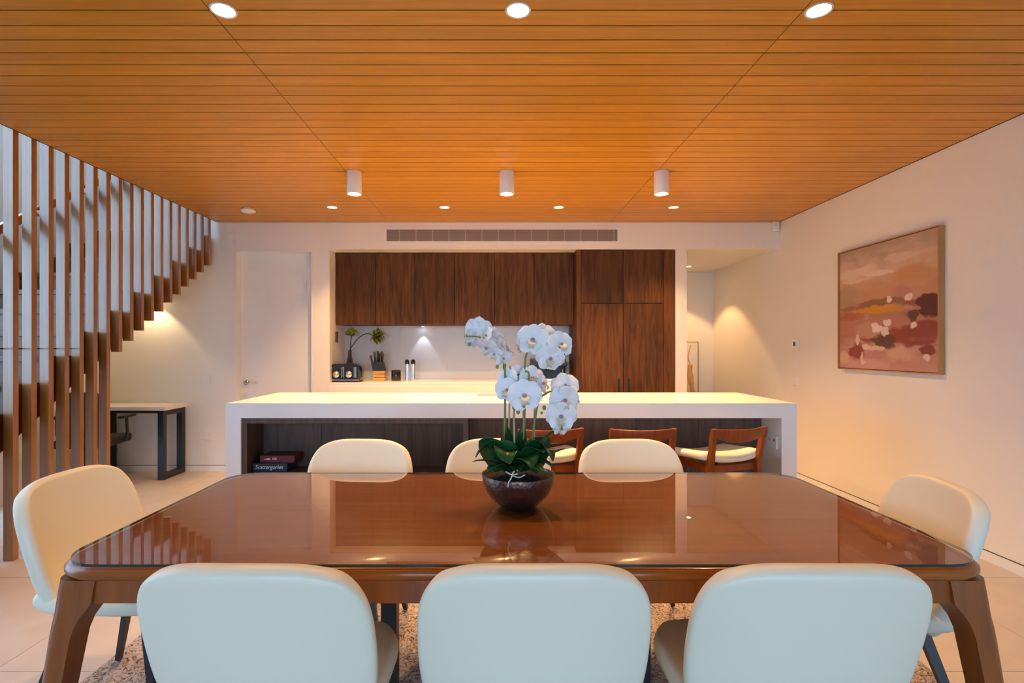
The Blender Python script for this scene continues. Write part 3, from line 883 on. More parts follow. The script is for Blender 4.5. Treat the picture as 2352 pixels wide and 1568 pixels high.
# vase with two blooms
vx, vy = -1.70, 6.20
t = thing('glass_vase', 'smoky conical glass vase behind the toaster', 'vase', (vx, vy, BZ))
MB().lathe([(1e-4, 0.0), (0.070, 0.0), (0.075, 0.012), (0.056, 0.14), (0.026, 0.27), (0.021, 0.345), (0.024, 0.352), (0.018, 0.345), (0.022, 0.27), (0.051, 0.14), (0.068, 0.02), (1e-4, 0.015)], 28).build('vessel', 'glass_smoke', t)
def bloom(name, label, path, rad, facing, mats, seed):
    t = thing(name, label, 'flower', tuple(path[0]))
    o_ = Vector(path[0])
    MB().tube([p - o_ for p in smooth_path(path, 6)], 0.005, 7).build('stem', 'stem_d', t)
    c = Vector(path[-1]) - o_
    rnd = random.Random(seed)
    base = None
    for mi, (mt, nn_, ln) in enumerate(mats):
        bases = {}
        for k in range(nn_):
            zc = 1 - 2 * (k + 0.5) / nn_
            ph = k * 2.39996 + mi
            dirv = Vector((math.sqrt(1 - zc * zc) * math.cos(ph), math.sqrt(1 - zc * zc) * math.sin(ph), zc))
            if dirv.dot(facing) < -0.25: continue
            if mt not in bases:
                def pf(u, v):
                    w = 0.42 * math.sin(PI * min(1, 0.12 + v * 0.88)) ** 0.7
                    return ((u - 0.5) * w, 0.25 * v * v * 0.5 + 0.1 * abs(u - 0.5), v)
                bases[mt] = MB().grid(pf, 2, 4).build('petal', mt, t)
                o = bases[mt]
            else:
                o = bases[mt].copy(); COL.objects.link(o); o.parent = t
            o.rotation_mode = 'QUATERNION'
            o.rotation_quaternion = (dirv * 0.75 + facing * 0.35).to_track_quat('Z', 'Y')
            o.location = c
            o.scale = (ln,) * 3
    return t
P = lambda u, v, d=6.15: px(u, v, d)
bloom('cut_flower', 'yellow-green bloom on a short upright stem in the vase', [(vx, vy, BZ + 0.02), (vx + 0.005, vy, BZ + 0.33), P(805, 790), P(808, 770)], 0.07, Vector((0, -0.6, 0.8)).normalized(),
      [('flower_g', 30, 0.088), ('flower_y', 50, 0.090)], 1)
bloom('cut_flower', 'drooping green and yellow bloom on a long arched stem', [(vx, vy, BZ + 0.02), (vx + 0.003, vy, BZ + 0.33), P(814, 788), P(826, 774), P(843, 766), P(862, 772)], 0.09, Vector((0.75, -0.6, -0.1)).normalized(),
      [('flower_g', 44, 0.108), ('flower_y', 40, 0.112)], 2)

# knife block
kx, ky = px(872, 878, 6.12).x, 6.12
t = thing('knife_block', 'honey timber knife block full of black-handled knives', 'knife block', (kx, ky, BZ))
for i in range(3):
    MB().box(-0.068, 0.068, -0.05, 0.06, 0.002 + i * 0.038, 0.036 + i * 0.038).build('block_layer', 'pine', t, 0.003)
MB().prism([(-0.045, 0.115), (0.055, 0.115), (0.035, 0.20), (-0.085, 0.185)], -0.06, 0.066, 'x').build('slot_holder', 'black', t, 0.003) if False else None
MB().prism([(-0.068, 0.114), (0.068, 0.114), (0.040, 0.215), (-0.09, 0.215)], -0.05, 0.055, 'y').build('knife_holder', 'black', t, 0.004)
kd = None
for i, (x, y, lean, ln) in enumerate(((-0.07, -0.03, -0.35, 0.10), (-0.045, -0.02, -0.12, 0.14), (-0.02, 0.0, -0.02, 0.15), (0.0, -0.02, 0.03, 0.13), (0.02, 0.0, 0.06, 0.145), (0.035, -0.03, 0.10, 0.12), (-0.03, -0.045, -0.15, 0.09))):
    MB().tube([(x, y, 0.19), (x + lean * 0.05, y, 0.19 + ln * 0.5), (x + lean * ln * 0.7, y - 0.005, 0.19 + ln)], [0.009, 0.011, 0.012], 8).build('knife_handle', 'black', t)

cx_ = px(910, 875, 6.1).x
t = thing('canister', 'small black canister with a lid on the kitchen bench', 'canister', (cx_, 6.10, BZ))
MB().lathe([(1e-4, 0), (0.052, 0), (0.055, 0.004), (0.055, 0.098), (0.052, 0.102), (1e-4, 0.102)], 28).build('pot', 'black_gloss', t)
MB().lathe([(1e-4, 0.103), (0.054, 0.103), (0.055, 0.106), (0.053, 0.12), (1e-4, 0.124)], 28).build('lid', 'black_gloss', t)
for u, lab in ((935, 'left of the two slim steel pepper mills'), (949, 'right of the two slim steel pepper mills')):
    x = px(u, 870, 6.1).x
    t = thing('pepper_mill', lab + ' on the bench', 'pepper mill', (x, 6.10, BZ), 0, 'pepper mills')
    MB().lathe([(1e-4, 0), (0.027, 0), (0.028, 0.004), (0.026, 0.03), (0.0235, 0.12), (0.025, 0.19)], 24).build('body', 'chrome', t)
    MB().lathe([(0.025, 0.19), (0.026, 0.195), (0.025, 0.225), (0.018, 0.24), (1e-4, 0.243)], 24).build('cap', 'black_gloss', t)
# coffee machine behind the orchid
x = (px(1215, 870, 6.12).x + px(1302, 870, 6.12).x) / 2
t = thing('coffee_machine', 'black coffee machine on the bench behind the orchid', 'coffee machine', (x, 6.12, BZ))
MB().box(-0.20, 0.20, -0.02, 0.17, 0.0, 0.25).build('body', 'black', t, 0.015)
MB().box(-0.20, 0.20, -0.17, -0.02, 0.17, 0.25).build('head', 'black', t, 0.012)
MB().box(-0.19, 0.19, -0.17, -0.02, 0.0, 0.03).build('drip_tray', 'steel', t, 0.004)
MB().tube([(0.0, -0.10, 0.17), (0.0, -0.10, 0.13)], 0.034, 20).build('group_head', 'chrome', t)
MB().tube([(0.0, -0.10, 0.12), (0.0, -0.22, 0.115)], 0.013, 10).build('portafilter', 'black', t)
MB().tube(smooth_path([(0.15, -0.1, 0.18), (0.155, -0.13, 0.12), (0.16, -0.14, 0.06)], 4), 0.006, 8).build('steam_wand', 'chrome', t)

# ------------------------------------------------------------------ island
IX0, IX1, IY0, IY1, IZ, IT = -1.875, 2.093, 3.689, 4.60, 0.95, 0.103
t = thing('kitchen_island', 'long white stone waterfall island with dark timber joinery', 'kitchen island', ((IX0 + IX1) / 2, 4.14, 0))
off = ((IX0 + IX1) / 2, 4.14, 0)
sx0, sx1, sy0, sy1 = -0.15, 0.42, 4.27, 4.50
m = MB()
m.box(IX0, sx0, IY0, IY1, IZ - 0.02, IZ); m.box(sx1, IX1, IY0, IY1, IZ - 0.02, IZ)
m.box(sx0, sx1, IY0, sy0, IZ - 0.02, IZ); m.box(sx0, sx1, sy1, IY1, IZ - 0.02, IZ)
m.build('worktop', 'stone', t, 0, off)
box('front_edge', 'stone', IX0, IX1, IY0, IY0 + 0.02, IZ - IT, IZ - 0.0202, t, off)
box('rear_edge', 'stone', IX0, IX1, IY1 - 0.02, IY1, IZ - IT, IZ - 0.0202, t, off)
for a0, a1 in ((IX0, IX0 + 0.106), (IX1 - 0.106, IX1)):
    box('side_panel', 'stone', a0, a1, IY0, IY1, 0.0, IZ - IT - 0.0002, t, off)
ib = 3.966
npan = 8
w = (IX1 - IX0 - 0.212) / npan
for i in range(npan):
    a0 = IX0 + 0.106 + i * w
    box('back_panel', 'cab_dark', a0 + 0.0012, a0 + w - 0.0012, ib, ib + 0.018, 0.0, IZ - IT, t, off)
box('carcass', 'cab_dark', IX0 + 0.108, IX1 - 0.108, ib + 0.02, IY1 - 0.03, 0.0, 0.66, t, off)
box('underside', 'stone', IX0 + 0.106, IX1 - 0.106, IY0 + 0.021, ib + 0.3, IZ - IT, IZ - IT + 0.01, t, off)
# open shelf unit at the left of the island
ux0, ux1, uz = IX0 + 0.107, -0.19, IZ - IT - 0.002
f_ = 0.036
y0u = IY0 + 0.012
shf = 0.452
box('shelf_stile', 'cab_dark', ux0, ux0 + f_, y0u, ib - 0.001, 0, uz, t, off)
box('shelf_stile', 'cab_dark', ux1 - f_, ux1, y0u, ib - 0.001, 0, uz, t, off)
box('shelf_top', 'cab_dark', ux0 + f_, ux1 - f_, y0u, ib - 0.001, uz - f_, uz, t, off)
box('shelf_board', 'cab_dark', ux0 + f_, ux1 - f_, y0u + 0.02, ib - 0.001, shf - 0.03, shf, t, off)
box('shelf_front', 'cab_dark', ux0 + f_, ux1 - f_, y0u + 0.02, y0u + 0.04, 0.0, shf - 0.032, t, off)
# sink bowl and tap
sk = thing('sink', 'rectangular undermount steel sink set into the island', 'sink', ((sx0 + sx1) / 2, (sy0 + sy1) / 2, IZ - 0.19))
off = ((sx0 + sx1) / 2, (sy0 + sy1) / 2, IZ - 0.19)
m = MB(); w = 0.006; zt = IZ - 0.0205; zb = IZ - 0.19
m.box(sx0 - w, sx1 + w, sy0 - w, sy1 + w, zb, zb + w)
m.box(sx0 - w, sx0, sy0 - w, sy1 + w, zb + w, zt); m.box(sx1, sx1 + w, sy0 - w, sy1 + w, zb + w, zt)
m.box(sx0, sx1, sy0 - w, sy0, zb + w, zt); m.box(sx0, sx1, sy1, sy1 + w, zb + w, zt)
m.build('bowl', 'steel', sk, off=off)
MB().lathe([(1e-4, 0.0), (0.035, 0.0), (0.03, 0.004), (1e-4, 0.003)], 20, (0, 0, 0.0065)).build('drain', 'chrome', sk)
tp = thing('kitchen_tap', 'black gooseneck kitchen tap standing on the island behind the orchid', 'tap', (0.075, 4.545, IZ))
MB().lathe([(1e-4, 0), (0.026, 0), (0.026, 0.006), (0.02, 0.01), (0.02, 0.10), (0.014, 0.105)], 20).build('base', 'black', tp)
arc = [(0, 0, 0.10), (0, 0, 0.22)] + [(0, -0.075 + 0.075 * math.cos(a), 0.22 + 0.075 * math.sin(a)) for a in [k * PI / 8 for k in range(1, 9)]] + [(0, -0.15, 0.17)]
MB().tube(arc, 0.012, 12).build('spout', 'black', tp)
MB().tube([(0.02, 0, 0.07), (0.05, 0, 0.075), (0.065, 0, 0.13)], 0.006, 8).build('lever', 'black', tp)
t = thing('island_socket', 'white power socket on the inner face of the island end panel', 'socket', (IX1 - 0.106, 3.80, 0.62))
MB().box(-0.009, -0.0005, -0.06, 0.06, 0, 0.09).build('plate', 'white_paint', t, 0.002)
for y in (-0.03, 0.03):
    MB().box(-0.011, -0.009, y - 0.012, y + 0.012, 0.05, 0.07).build('switch', 'pink_print', t)

# board games on the shelf
gx0, gx1 = px(582, 1075, 3.78).x, px(660, 1075, 3.78).x
t = thing('board_game', 'navy board game box with white lettering on the island shelf', 'board game', ((gx0 + gx1) / 2, 3.86, shf))
hw = (gx1 - gx0) / 2
MB().box(-hw, hw, -0.085, 0.085, 0.0, 0.045).build('tray', 'navy', t, 0.002)
MB().box(-hw - 0.003, hw + 0.003, -0.088, 0.088, 0.012, 0.062).build('lid', 'navy', t, 0.002)
def text(s_, size, parent, loc, mat, shear=0.0, width=None):
    cu = bpy.data.curves.new('lettering', 'FONT'); cu.body = s_; cu.size = size; cu.shear = shear; cu.extrude = 0.0006; cu.align_x = 'CENTER'
    o = bpy.data.objects.new('tmp', cu); COL.objects.link(o)
    bpy.context.view_layer.update()
    dg = bpy.context.evaluated_depsgraph_get()
    me = bpy.data.meshes.new_from_object(o.evaluated_get(dg))
    bpy.data.objects.remove(o)
    me.materials.clear(); me.materials.append(MAT[mat])
    xs = [v.co.x for v in me.vertices]
    if width:
        k = width / (max(xs) - min(xs))
        for v in me.vertices: v.co.x *= k
    o = bpy.data.objects.new('lettering', me); COL.objects.link(o); o.parent = parent
    o.location = loc; o.rotation_euler = (R(90), 0, 0)
    return o
text('Scattergories', 0.040, t, (-0.006, -0.0885, 0.024), 'pale_print', 0.2, hw * 1.62)
t = thing('board_game', 'dark red board game box lying on top of the navy one', 'board game', ((gx0 + gx1) / 2 + 0.045, 3.875, shf + 0.0622))
MB().box(-hw, hw, -0.082, 0.082, 0.0, 0.035).build('tray', 'red_box', t, 0.002)
MB().box(-hw - 0.003, hw + 0.003, -0.085, 0.085, 0.010, 0.052).build('lid', 'red_box', t, 0.002)
MB().prism([(-hw * 0.85, 0.026), (-hw * 0.5, 0.034), (-hw * 0.35, 0.026), (-hw * 0.5, 0.023)], -0.0858, -0.0852, 'y').build('print_mark', 'pale_print', t)
MB().prism([(-hw * 0.3, 0.022), (-hw * 0.02, 0.022), (-hw * 0.02, 0.038), (-hw * 0.3, 0.036)], -0.0858, -0.0852, 'y').build('print_mark', 'pink_print', t)

# ------------------------------------------------------------------ bar stools
def make_stool(name, label):
    t = thing(name, label, 'bar stool', (0, 0, 0), 0, 'bar stools along the island')
    def sf(u, v):
        a = (u - 0.5) * 2; b = (v - 0.5) * 2
        wd = 0.215 - 0.02 * b if b < 0 else 0.215 + 0.02 * b
        k = 1 - 0.12 * abs(b) ** 4
        return (a * wd * k, b * 0.19 * (1 - 0.10 * abs(a) ** 4), 0.605 + 0.030 * abs(a) ** 2.2 - 0.012 * b)
    s = MB().grid(sf, 12, 10).build('seat', 'leather', t, solid=0.055, solid_off=0.0, subsurf=1)
    # frame under the seat
    m = MB()
    m.box(-0.17, 0.17, -0.165, -0.14, 0.53, 0.575); m.box(-0.17, 0.17, 0.14, 0.165, 0.53, 0.575)
    m.box(-0.17, -0.145, -0.14, 0.14, 0.53, 0.575); m.box(0.145, 0.17, -0.14, 0.14, 0.53, 0.575)
    m.build('seat_frame', 'stool', t, 0.004)
    for sx in (-1, 1):
        MB().tube([(sx * 0.20, 0.19, 0.0), (sx * 0.16, 0.155, 0.57)], [0.016, 0.024], 4, square=True).build('leg', 'stool', t)
        MB().tube(smooth_path([(sx * 0.21, -0.215, 0.0), (sx * 0.178, -0.175, 0.50), (sx * 0.178, -0.195, 0.66), (sx * 0.186, -0.225, 0.822)], 4), [0.016] * 4 + [0.024] * 4 + [0.021] * 4 + [0.016], 4, square=True).build('leg', 'stool', t)
    # curved top rail, deeper in the middle
    def rail(u, v):
        a = (u - 0.5) * 2
        z = 0.826 - 0.008 * (1 - a * a) - v * (0.055 + 0.035 * (1 - a * a))
        return (a * 0.188, -0.228 - 0.028 * (1 - a * a) + 0.012 * v, z)
    MB().grid(rail, 14, 3).build('back_rail', 'stool', t, solid=0.022, subsurf=1)
    m = MB()
    m.tube([(-0.19, 0.182, 0.2), (0.19, 0.182, 0.2)], 0.012, 4, square=True)
    m.build('foot_rail', 'stool', t)
    for sx in (-1, 1):
        MB().tube([(sx * 0.195, 0.18, 0.24), (sx * 0.20, -0.20, 0.24)], 0.011, 4, square=True).build('side_rail', 'stool', t)
    return t
stool = make_stool('bar_stool', 'reddish timber bar stool with cream seat behind the orchid leaves')
stool.scale = (1.08, 1.04, 1.0)
stool.location = (0.320, 3.60, 0); stool.rotation_euler = (0, 0, R(8))
for x, y, rz, lab in ((0.925, 3.60, R(3), 'middle reddish timber bar stool behind the right far dining chair'),
                      (1.495, 3.63, R(18), 'rightmost bar stool, turned to show its cream seat, by the island end')):
    c = copy_tree(stool); c.location = (x, y, 0); c.rotation_euler = (0, 0, rz); c['label'] = lab

# ------------------------------------------------------------------ rug
def rug():
    x0, x1, y0, y1 = -1.65, 1.80, 0.75, 3.05
    nx_, ny_ = 150, 100
    m = MB()
    rnd = random.Random(3)
    hgt = [[0.010 + rnd.random() * 0.012 for _ in range(nx_ + 1)] for _ in range(ny_ + 1)]
    jx = [[(rnd.random() - 0.5) * 0.014 for _ in range(nx_ + 1)] for _ in range(ny_ + 1)]
    def fn(u, v):
        i = round(u * nx_); j = round(v * ny_)
        edge = i in (0, nx_) or j in (0, ny_)
        return (x0 + (x1 - x0) * u + jx[j][i], y0 + (y1 - y0) * v + jx[j][(i * 7) % nx_], 0.001 if edge else hgt[j][i])
    m.grid(fn, nx_, ny_)
    o = m.build('rug', 'rug')
    return tag(o, 'beige and brown speckled shag rug under the dining table', 'rug')
rug()

# ------------------------------------------------------------------ dining table
TX0, TX1, TY0, TY1 = -1.21, 1.355, 1.388, 2.47
tcx, tcy = (TX0 + TX1) / 2, (TY0 + TY1) / 2
def outline(inset, r, n=10, bow=0.012):
    hx, hy = (TX1 - TX0) / 2 - inset, (TY1 - TY0) / 2 - inset
    pts = []
    for cx, cy, a0 in ((hx - r, hy - r, 0), (-hx + r, hy - r, 90), (-hx + r, -hy + r, 180), (hx - r, -hy + r, 270)):
        for k in range(n + 1):
            a = R(a0 + 90 * k / n)
            pts.append((cx + r * math.cos(a), cy + r * math.sin(a)))
    out = []
    for (x, y) in pts:
        out.append((x * (1 - bow * (abs(y) / hy) ** 2 * 0.6), y * (1 - bow * (abs(x) / hx) ** 2)))
    return out
tb = thing('dining_table', 'long dark reddish timber dining table with a glass top and splayed legs', 'dining table', (tcx, tcy, 0))
rings = []
for z, ins in ((0.712, 0.022), (0.718, 0.008), (0.728, 0.001), (0.738, 0.001), (0.746, 0.007), (0.751, 0.018)):
    rings.append([(x, y, z) for x, y in outline(ins, 0.13)])
MB().loft(rings).build('table_top', 'table', tb)
g0 = outline(0.014, 0.122)
m = MB(); m.prism(g0, 0.7513, 0.7593, 'z')
go = m.build('glass_top', 'glass_table', tb)
go.data.materials.append(MAT['glass_edge'])
for p in go.data.polygons:
    if abs(p.normal.z) < 0.5: p.material_index = 1
hx, hy = (TX1 - TX0) / 2, (TY1 - TY0) / 2
m = MB(); m.box(-hx + 0.12, hx - 0.12, -hy + 0.034, -hy + 0.056, 0.648, 0.711); m.build('apron', 'table_leg', tb, 0.002)
m = MB(); m.box(-hx + 0.12, hx - 0.12, hy - 0.052, hy - 0.03, 0.648, 0.711); m.build('apron', 'table_leg', tb, 0.002)
m = MB(); m.box(-hx + 0.03, -hx + 0.052, -hy + 0.12, hy - 0.12, 0.648, 0.711); m.build('apron', 'table_leg', tb, 0.002)
m = MB(); m.box(hx - 0.052, hx - 0.03, -hy + 0.12, hy - 0.12, 0.648, 0.711); m.build('apron', 'table_leg', tb, 0.002)
for sx in (-1, 1):
    for sy in (-1, 1):
        rings = []
        zs_ = [0.7115, 0.68, 0.655, 0.645, 0.632, 0.615, 0.59, 0.56, 0.5, 0.42, 0.32, 0.2, 0.1, 0.0225]
        for z in zs_:
            o_ = 0.028 - 0.058 * ((0.7115 - z) / 0.7) ** 0.9
            w_ = 0.074 - 0.026 * (0.6 - min(z, 0.6)) / 0.6
            if z > 0.56: w_ += 0.040 * min(1.0, ((z - 0.56) / 0.09)) ** 2
            X, Y = hx - o_, hy - o_
            rr = 0.042 * min(1, w_ / 0.09)
            ring = [(X - w_, Y)] + [(X - rr + rr * math.sin(q), Y - rr + rr * math.cos(q)) for q in [k * PI / 12 for k in range(7)]] + [(X, Y - w_), (X - w_, Y - w_)]
            rings.append([(sx * a, sy * b, z) for a, b in ring])
        lg = MB().loft(rings, smooth=True).build('leg', 'table_leg', tb)
        lg.data.set_sharp_from_angle(angle=R(50))
for x in (-0.455, 0.455):
    MB().box(x - 0.028, x + 0.028, -0.03, 0.03, 0.0225, 0.46).build('centre_leg', 'chair_leg', tb, 0.003)
MB().box(-0.62, 0.62, -0.028, 0.028, 0.4605, 0.50).build('centre_rail', 'chair_leg', tb)
for x in (-0.455, 0.455):
    MB().box(x - 0.02, x + 0.02, -0.02, 0.02, 0.5005, 0.711).build('centre_post', 'chair_leg', tb)

# ------------------------------------------------------------------ dining chairs
def make_chair(name, label):
    t = thing(name, label, 'dining chair', (0, 0, 0), 0, 'cream dining chairs around the table')
    # chair faces +y; backrest at -y
    def bf(u, v):
        a = (u - 0.5) * 2; b = (v - 0.5) * 2
        hw = 0.268 if b > 0 else 0.268 - 0.02 * b * b
        x = a * hw * (1 - (0.17 if b > 0 else 0.06) * abs(b) ** 4 - (0.012 * b if b > 0 else 0.0))
        hh = 0.222 * (1 - (0.17 if b > 0 else 0.05) * abs(a) ** 4)
        z = 0.619 + b * hh
        k = (z - 0.42) / 0.43
        y = -0.165 - 0.125 * k + 0.02 * max(0, 1 - k * 3) ** 2
        y += 0.050 * (abs(x) / 0.25) ** 2.4 * (1 - 0.3 * k)      # wraps forward at the sides
        return (x, y, z)
    MB().grid(bf, 14, 14).build('backrest', 'leather', t, solid=0.050, solid_off=0.0, subsurf=2)
    def sf(u, v):
        a = (u - 0.5) * 2; b = (v - 0.5) * 2
        x = a * 0.266 * (1 - (0.22 * b ** 3 if b > 0 else 0.08 * b ** 4))
        y = 0.035 + b * 0.235 * (1 - (0.22 * abs(a) ** 3.5 if b > 0 else 0.05 * abs(a) ** 4))
        z = 0.432 + 0.014 * (abs(x) / 0.24) ** 3 + 0.03 * max(0, -b - 0.6) ** 2 * 6 - 0.004 * b
        return (x, y, z)
    MB().grid(sf, 14, 14).build('seat', 'leather', t, solid=0.055, solid_off=0.0, subsurf=2)
    m = MB(); m.box(-0.16, 0.16, -0.14, 0.16, 0.385, 0.402); m.build('seat_base', 'chair_leg', t, 0.003)
    for sx in (-1, 1):
        MB().tube([(sx * 0.225, 0.22, 0.0), (sx * 0.145, 0.13, 0.395)], [0.014, 0.022], 4, square=True).build('leg', 'chair_leg', t)
        MB().tube([(sx * 0.225, -0.24, 0.0), (sx * 0.145, -0.12, 0.395)], [0.014, 0.022], 4, square=True).build('leg', 'chair_leg', t)
    return t
CH = [  # x, y, rotation, label
    (-0.540, 1.415, R(-1), 'cream dining chair seen from behind at the left of the near side'),
    (0.088, 1.415, R(0), 'cream dining chair seen from behind in the middle of the near side'),
    (0.715, 1.415, R(-1), 'cream dining chair seen from behind at the right of the near side'),
    (-0.690, 2.44, R(176), 'cream dining chair at the far side in front of the island shelf'),
    (0.015, 2.46, R(180), 'cream dining chair on the far side half hidden behind the orchid leaves'),
    (0.690, 2.44, R(184), 'cream dining chair at the far side in front of the middle bar stool'),
    (-1.345, 2.00, R(-91), 'cream dining chair at the left end of the table by the slats'),
    (1.30, 1.90, R(78), 'cream dining chair at the right end of the table by the wall'),
]
ch0 = None
for x, y, rz, lab in CH:
    if ch0 is None:
        c = ch0 = make_chair('dining_chair', lab)
    else:
        c = copy_tree(ch0); c['label'] = lab
    c.location = (x, y, 0); c.rotation_euler = (0, 0, rz)
    c.location.z = 0.028

# ------------------------------------------------------------------ orchid
OX, OY, OZ = 0.083, 1.935, 0.7594
orc = thing('potted_orchid', 'white moth orchid with arching sprays in a hammered bronze bowl', 'orchid', (OX, OY, OZ))
OO = Vector((OX, OY, OZ))
MB().lathe([(1e-4, 0.0), (0.060, 0.0), (0.066, 0.003), (0.092, 0.022), (0.115, 0.052), (0.128, 0.085), (0.1335, 0.116), (0.1315, 0.119), (0.128, 0.115), (0.122, 0.085), (0.11, 0.06), (1e-4, 0.06)], 56).build('bowl', 'bronze', orc)
def soilf(u, v):
    a = u * 2 * PI; r = 0.1265 * v
    return (r * math.cos(a), r * math.sin(a), 0.107 + 0.012 * math.sin(9 * a + v * 20) * v * (1 - v) * 2)
MB().grid(soilf, 36, 8).build('bark_mulch', 'soil', orc)
def Q(u, v, dy=0.0):
    d = OY + dy
    return px(u, v, d) - OO
# leaves
def leaf(base, ctrl, tip, width, roll=0.0, fold=0.25):
    width *= 1.3
    b, c, p = Vector(base), Vector(ctrl), Vector(tip)
    def at(t): return b * (1 - t) ** 2 + c * 2 * t * (1 - t) + p * t * t
    def tan(t): return ((c - b) * 2 * (1 - t) + (p - c) * 2 * t).normalized()
    side0 = tan(0.5).cross(Vector((0, 0, 1)))
    if side0.length < 0.1: side0 = Vector((1, 0, 0))
    side0.normalize()
    side0 = Quaternion(tan(0.5), roll) @ side0
    def fn(u, v):
        a = (u - 0.5) * 2
        t = v
        w = width * 0.5 * (math.sin(PI * (0.10 + 0.90 * t) ** 0.85) ** 0.62 if t < 0.999 else 0.02)
        q = at(t); tg = tan(t)
        sd = (side0 - tg * side0.dot(tg)).normalized()
        nr = sd.cross(tg)
        return q + sd * a * w + nr * (abs(a) * w * fold)
    return MB().grid(fn, 6, 12).build('leaf', 'leaf', orc, solid=0.0022, subsurf=1)
B = lambda u, dy=0.0: Q(u, 1082, dy)
leaf(B(1170, -0.02), Q(1128, 990, -0.03), Q(1092, 1052, -0.05), 0.085, 0.5)
leaf(B(1165, -0.03), Q(1135, 1050, -0.06), Q(1084, 1060, -0.05), 0.05, 0.2)
leaf(B(1178, 0.02), Q(1160, 1030, 0.05), Q(1158, 972, 0.06), 0.085, 0.25)
leaf(B(1190, 0.0), Q(1192, 1030, 0.0), Q(1200, 980, 0.03), 0.06, -0.3)
leaf(B(1180, 0.03), Q(1205, 1010, 0.05), Q(1224, 1010, 0.07), 0.06, 0.2)
leaf(B(1182, -0.03), Q(1150, 1000, -0.07), Q(1172, 1066, -0.12), 0.085, -0.3)
leaf(B(1195, -0.02), Q(1215, 1020, -0.08), Q(1222, 1075, -0.13), 0.07, 0.3)
leaf(B(1205, 0.0), Q(1250, 985, -0.03), Q(1270, 1060, -0.07), 0.085, -0.5)
leaf(B(1205, 0.03), Q(1250, 1000, 0.05), Q(1285, 985, 0.08), 0.05, -0.6)
leaf(B(1210, 0.02), Q(1255, 1045, 0.02), Q(1298, 1030, 0.0), 0.05, -0.3)
leaf(B(1212, -0.01), Q(1240, 1040, -0.05), Q(1275, 1080, -0.06), 0.055, -0.2)
leaf(B(1172, -0.01), Q(1162, 1030, -0.01), Q(1163, 976, 0.0), 0.075, 0.15)
leaf(B(1196, -0.01), Q(1198, 1030, 0.0), Q(1206, 984, 0.01), 0.058, -0.25)
leaf(B(1150, 0.0), Q(1125, 1020, -0.01), Q(1100, 1012, -0.02), 0.075, 1.0)
leaf(B(1222, 0.0), Q(1240, 1035, 0.0), Q(1262, 1004, 0.01), 0.06, 0.9)
leaf(B(1172, 0.0), Q(1135, 1015, 0.0), Q(1108, 1020, -0.01), 0.07, 0.9)
leaf(B(1205, -0.03), Q(1228, 1015, -0.06), Q(1248, 1040, -0.10), 0.075, -0.2)
leaf(B(1195, 0.02), Q(1225, 1010, 0.02), Q(1262, 1015, 0.03), 0.07, -0.9)
leaf(B(1178, -0.03), Q(1165, 1030, -0.05), Q(1148, 1015, -0.06), 0.07, 1.0)
leaf(B(1160, 0.02), Q(1140, 1010, 0.05), Q(1118, 1030, 0.08), 0.06, 0.4)
leaf(B(1160, -0.04), Q(1140, 1060, -0.09), Q(1118, 1083, -0.10), 0.05, 0.2)
leaf(B(1200, -0.04), Q(1215, 1050, -0.10), Q(1250, 1085, -0.12), 0.055, 0.1)
leaf(B(1190, -0.03), Q(1185, 1055, -0.08), Q(1190, 1088, -0.12), 0.05, 0.0)
# stems and stakes
SP = {
 'A': [B(1165), Q(1160, 1000), Q(1160, 860), Q(1152, 816), Q(1130, 787, -0.01), Q(1100, 773, -0.02), Q(1070, 772, -0.02)],
 'B': [B(1205), Q(1203, 1000), Q(1204, 860), Q(1212, 805, 0.0), Q(1235, 775, 0.0), Q(1265, 775, -0.01), Q(1297, 815, -0.03)],
 'C': [B(1183), Q(1180, 1000), Q(1183, 900, 0.02), Q(1195, 860, 0.01), Q(1215, 858, -0.02), Q(1200, 920, -0.04), Q(1186, 940, -0.04)],
 'D': [B(1215), Q(1222, 1010), Q(1236, 925), Q(1252, 905, -0.01), Q(1272, 900, -0.02), Q(1293, 930, -0.03), Q(1290, 985, -0.03)],
}
for k, pts in SP.items():
    n_ = len(smooth_path(pts, 6))
    MB().tube(smooth_path(pts, 6), [0.0045 - 0.002 * i / n_ for i in range(n_)], 7).build('flower_stem', 'stem', orc)
for u0, u1, top, dy in ((1168, 1171, 840, 0.02), (1182, 1181, 930, -0.03), (1207, 1207, 900, 0.02), (1232, 1228, 905, 0.01)):
    MB().tube([B(u0 if u0 < 1200 else u0 - 6, dy), Q(u1, top, dy)], 0.0036, 6).build('stake', 'stake', orc)
# flowers
def petal_mesh(L, W, cup, narrow):
    def fn(u, v):
        a = (u - 0.5) * 2
        tt = 2 * (0.05 + 0.945 * v) ** narrow - 1
        w = W * 0.5 * max(0.0, 1 - abs(tt) ** 2.6) ** 0.5
        return (a * w, -cup * (v * v) * L + 0.10 * W * a * a - 0.02 * L * math.sin(v * PI), v * L)
    return MB().grid(fn, 6, 8)
pb = petal_mesh(0.050, 0.066, 0.10, 1.15); pn = petal_mesh(0.048, 0.042, 0.12, 1.1)
PET_B = pb.mesh('petal_broad'); PET_B.materials.append(MAT['petal'])
PET_N = pn.mesh('petal_narrow'); PET_N.materials.append(MAT['petal'])
lipm = MB()
def lf(u, v):
    a = (u - 0.5) * 2
    w = 0.011 * (1 - 0.5 * v) + 0.004 * math.sin(v * 9)
    return (a * w, -0.006 - 0.016 * math.sin(v * PI * 0.8) - 0.006 * a * a, -0.002 - 0.024 * v)
lipm.grid(lf, 4, 6)
LIP = lipm.mesh('lip'); LIP.materials.append(MAT['lip'])
thr = MB(); thr.sphere((0, -0.006, 0.0), 0.0065, 10, 6)
COLM = thr.mesh('column'); COLM.materials.append(MAT['lip_dark'])
def link(name, me, parent):
    o = bpy.data.objects.new(name, me); COL.objects.link(o); o.parent = parent; return o
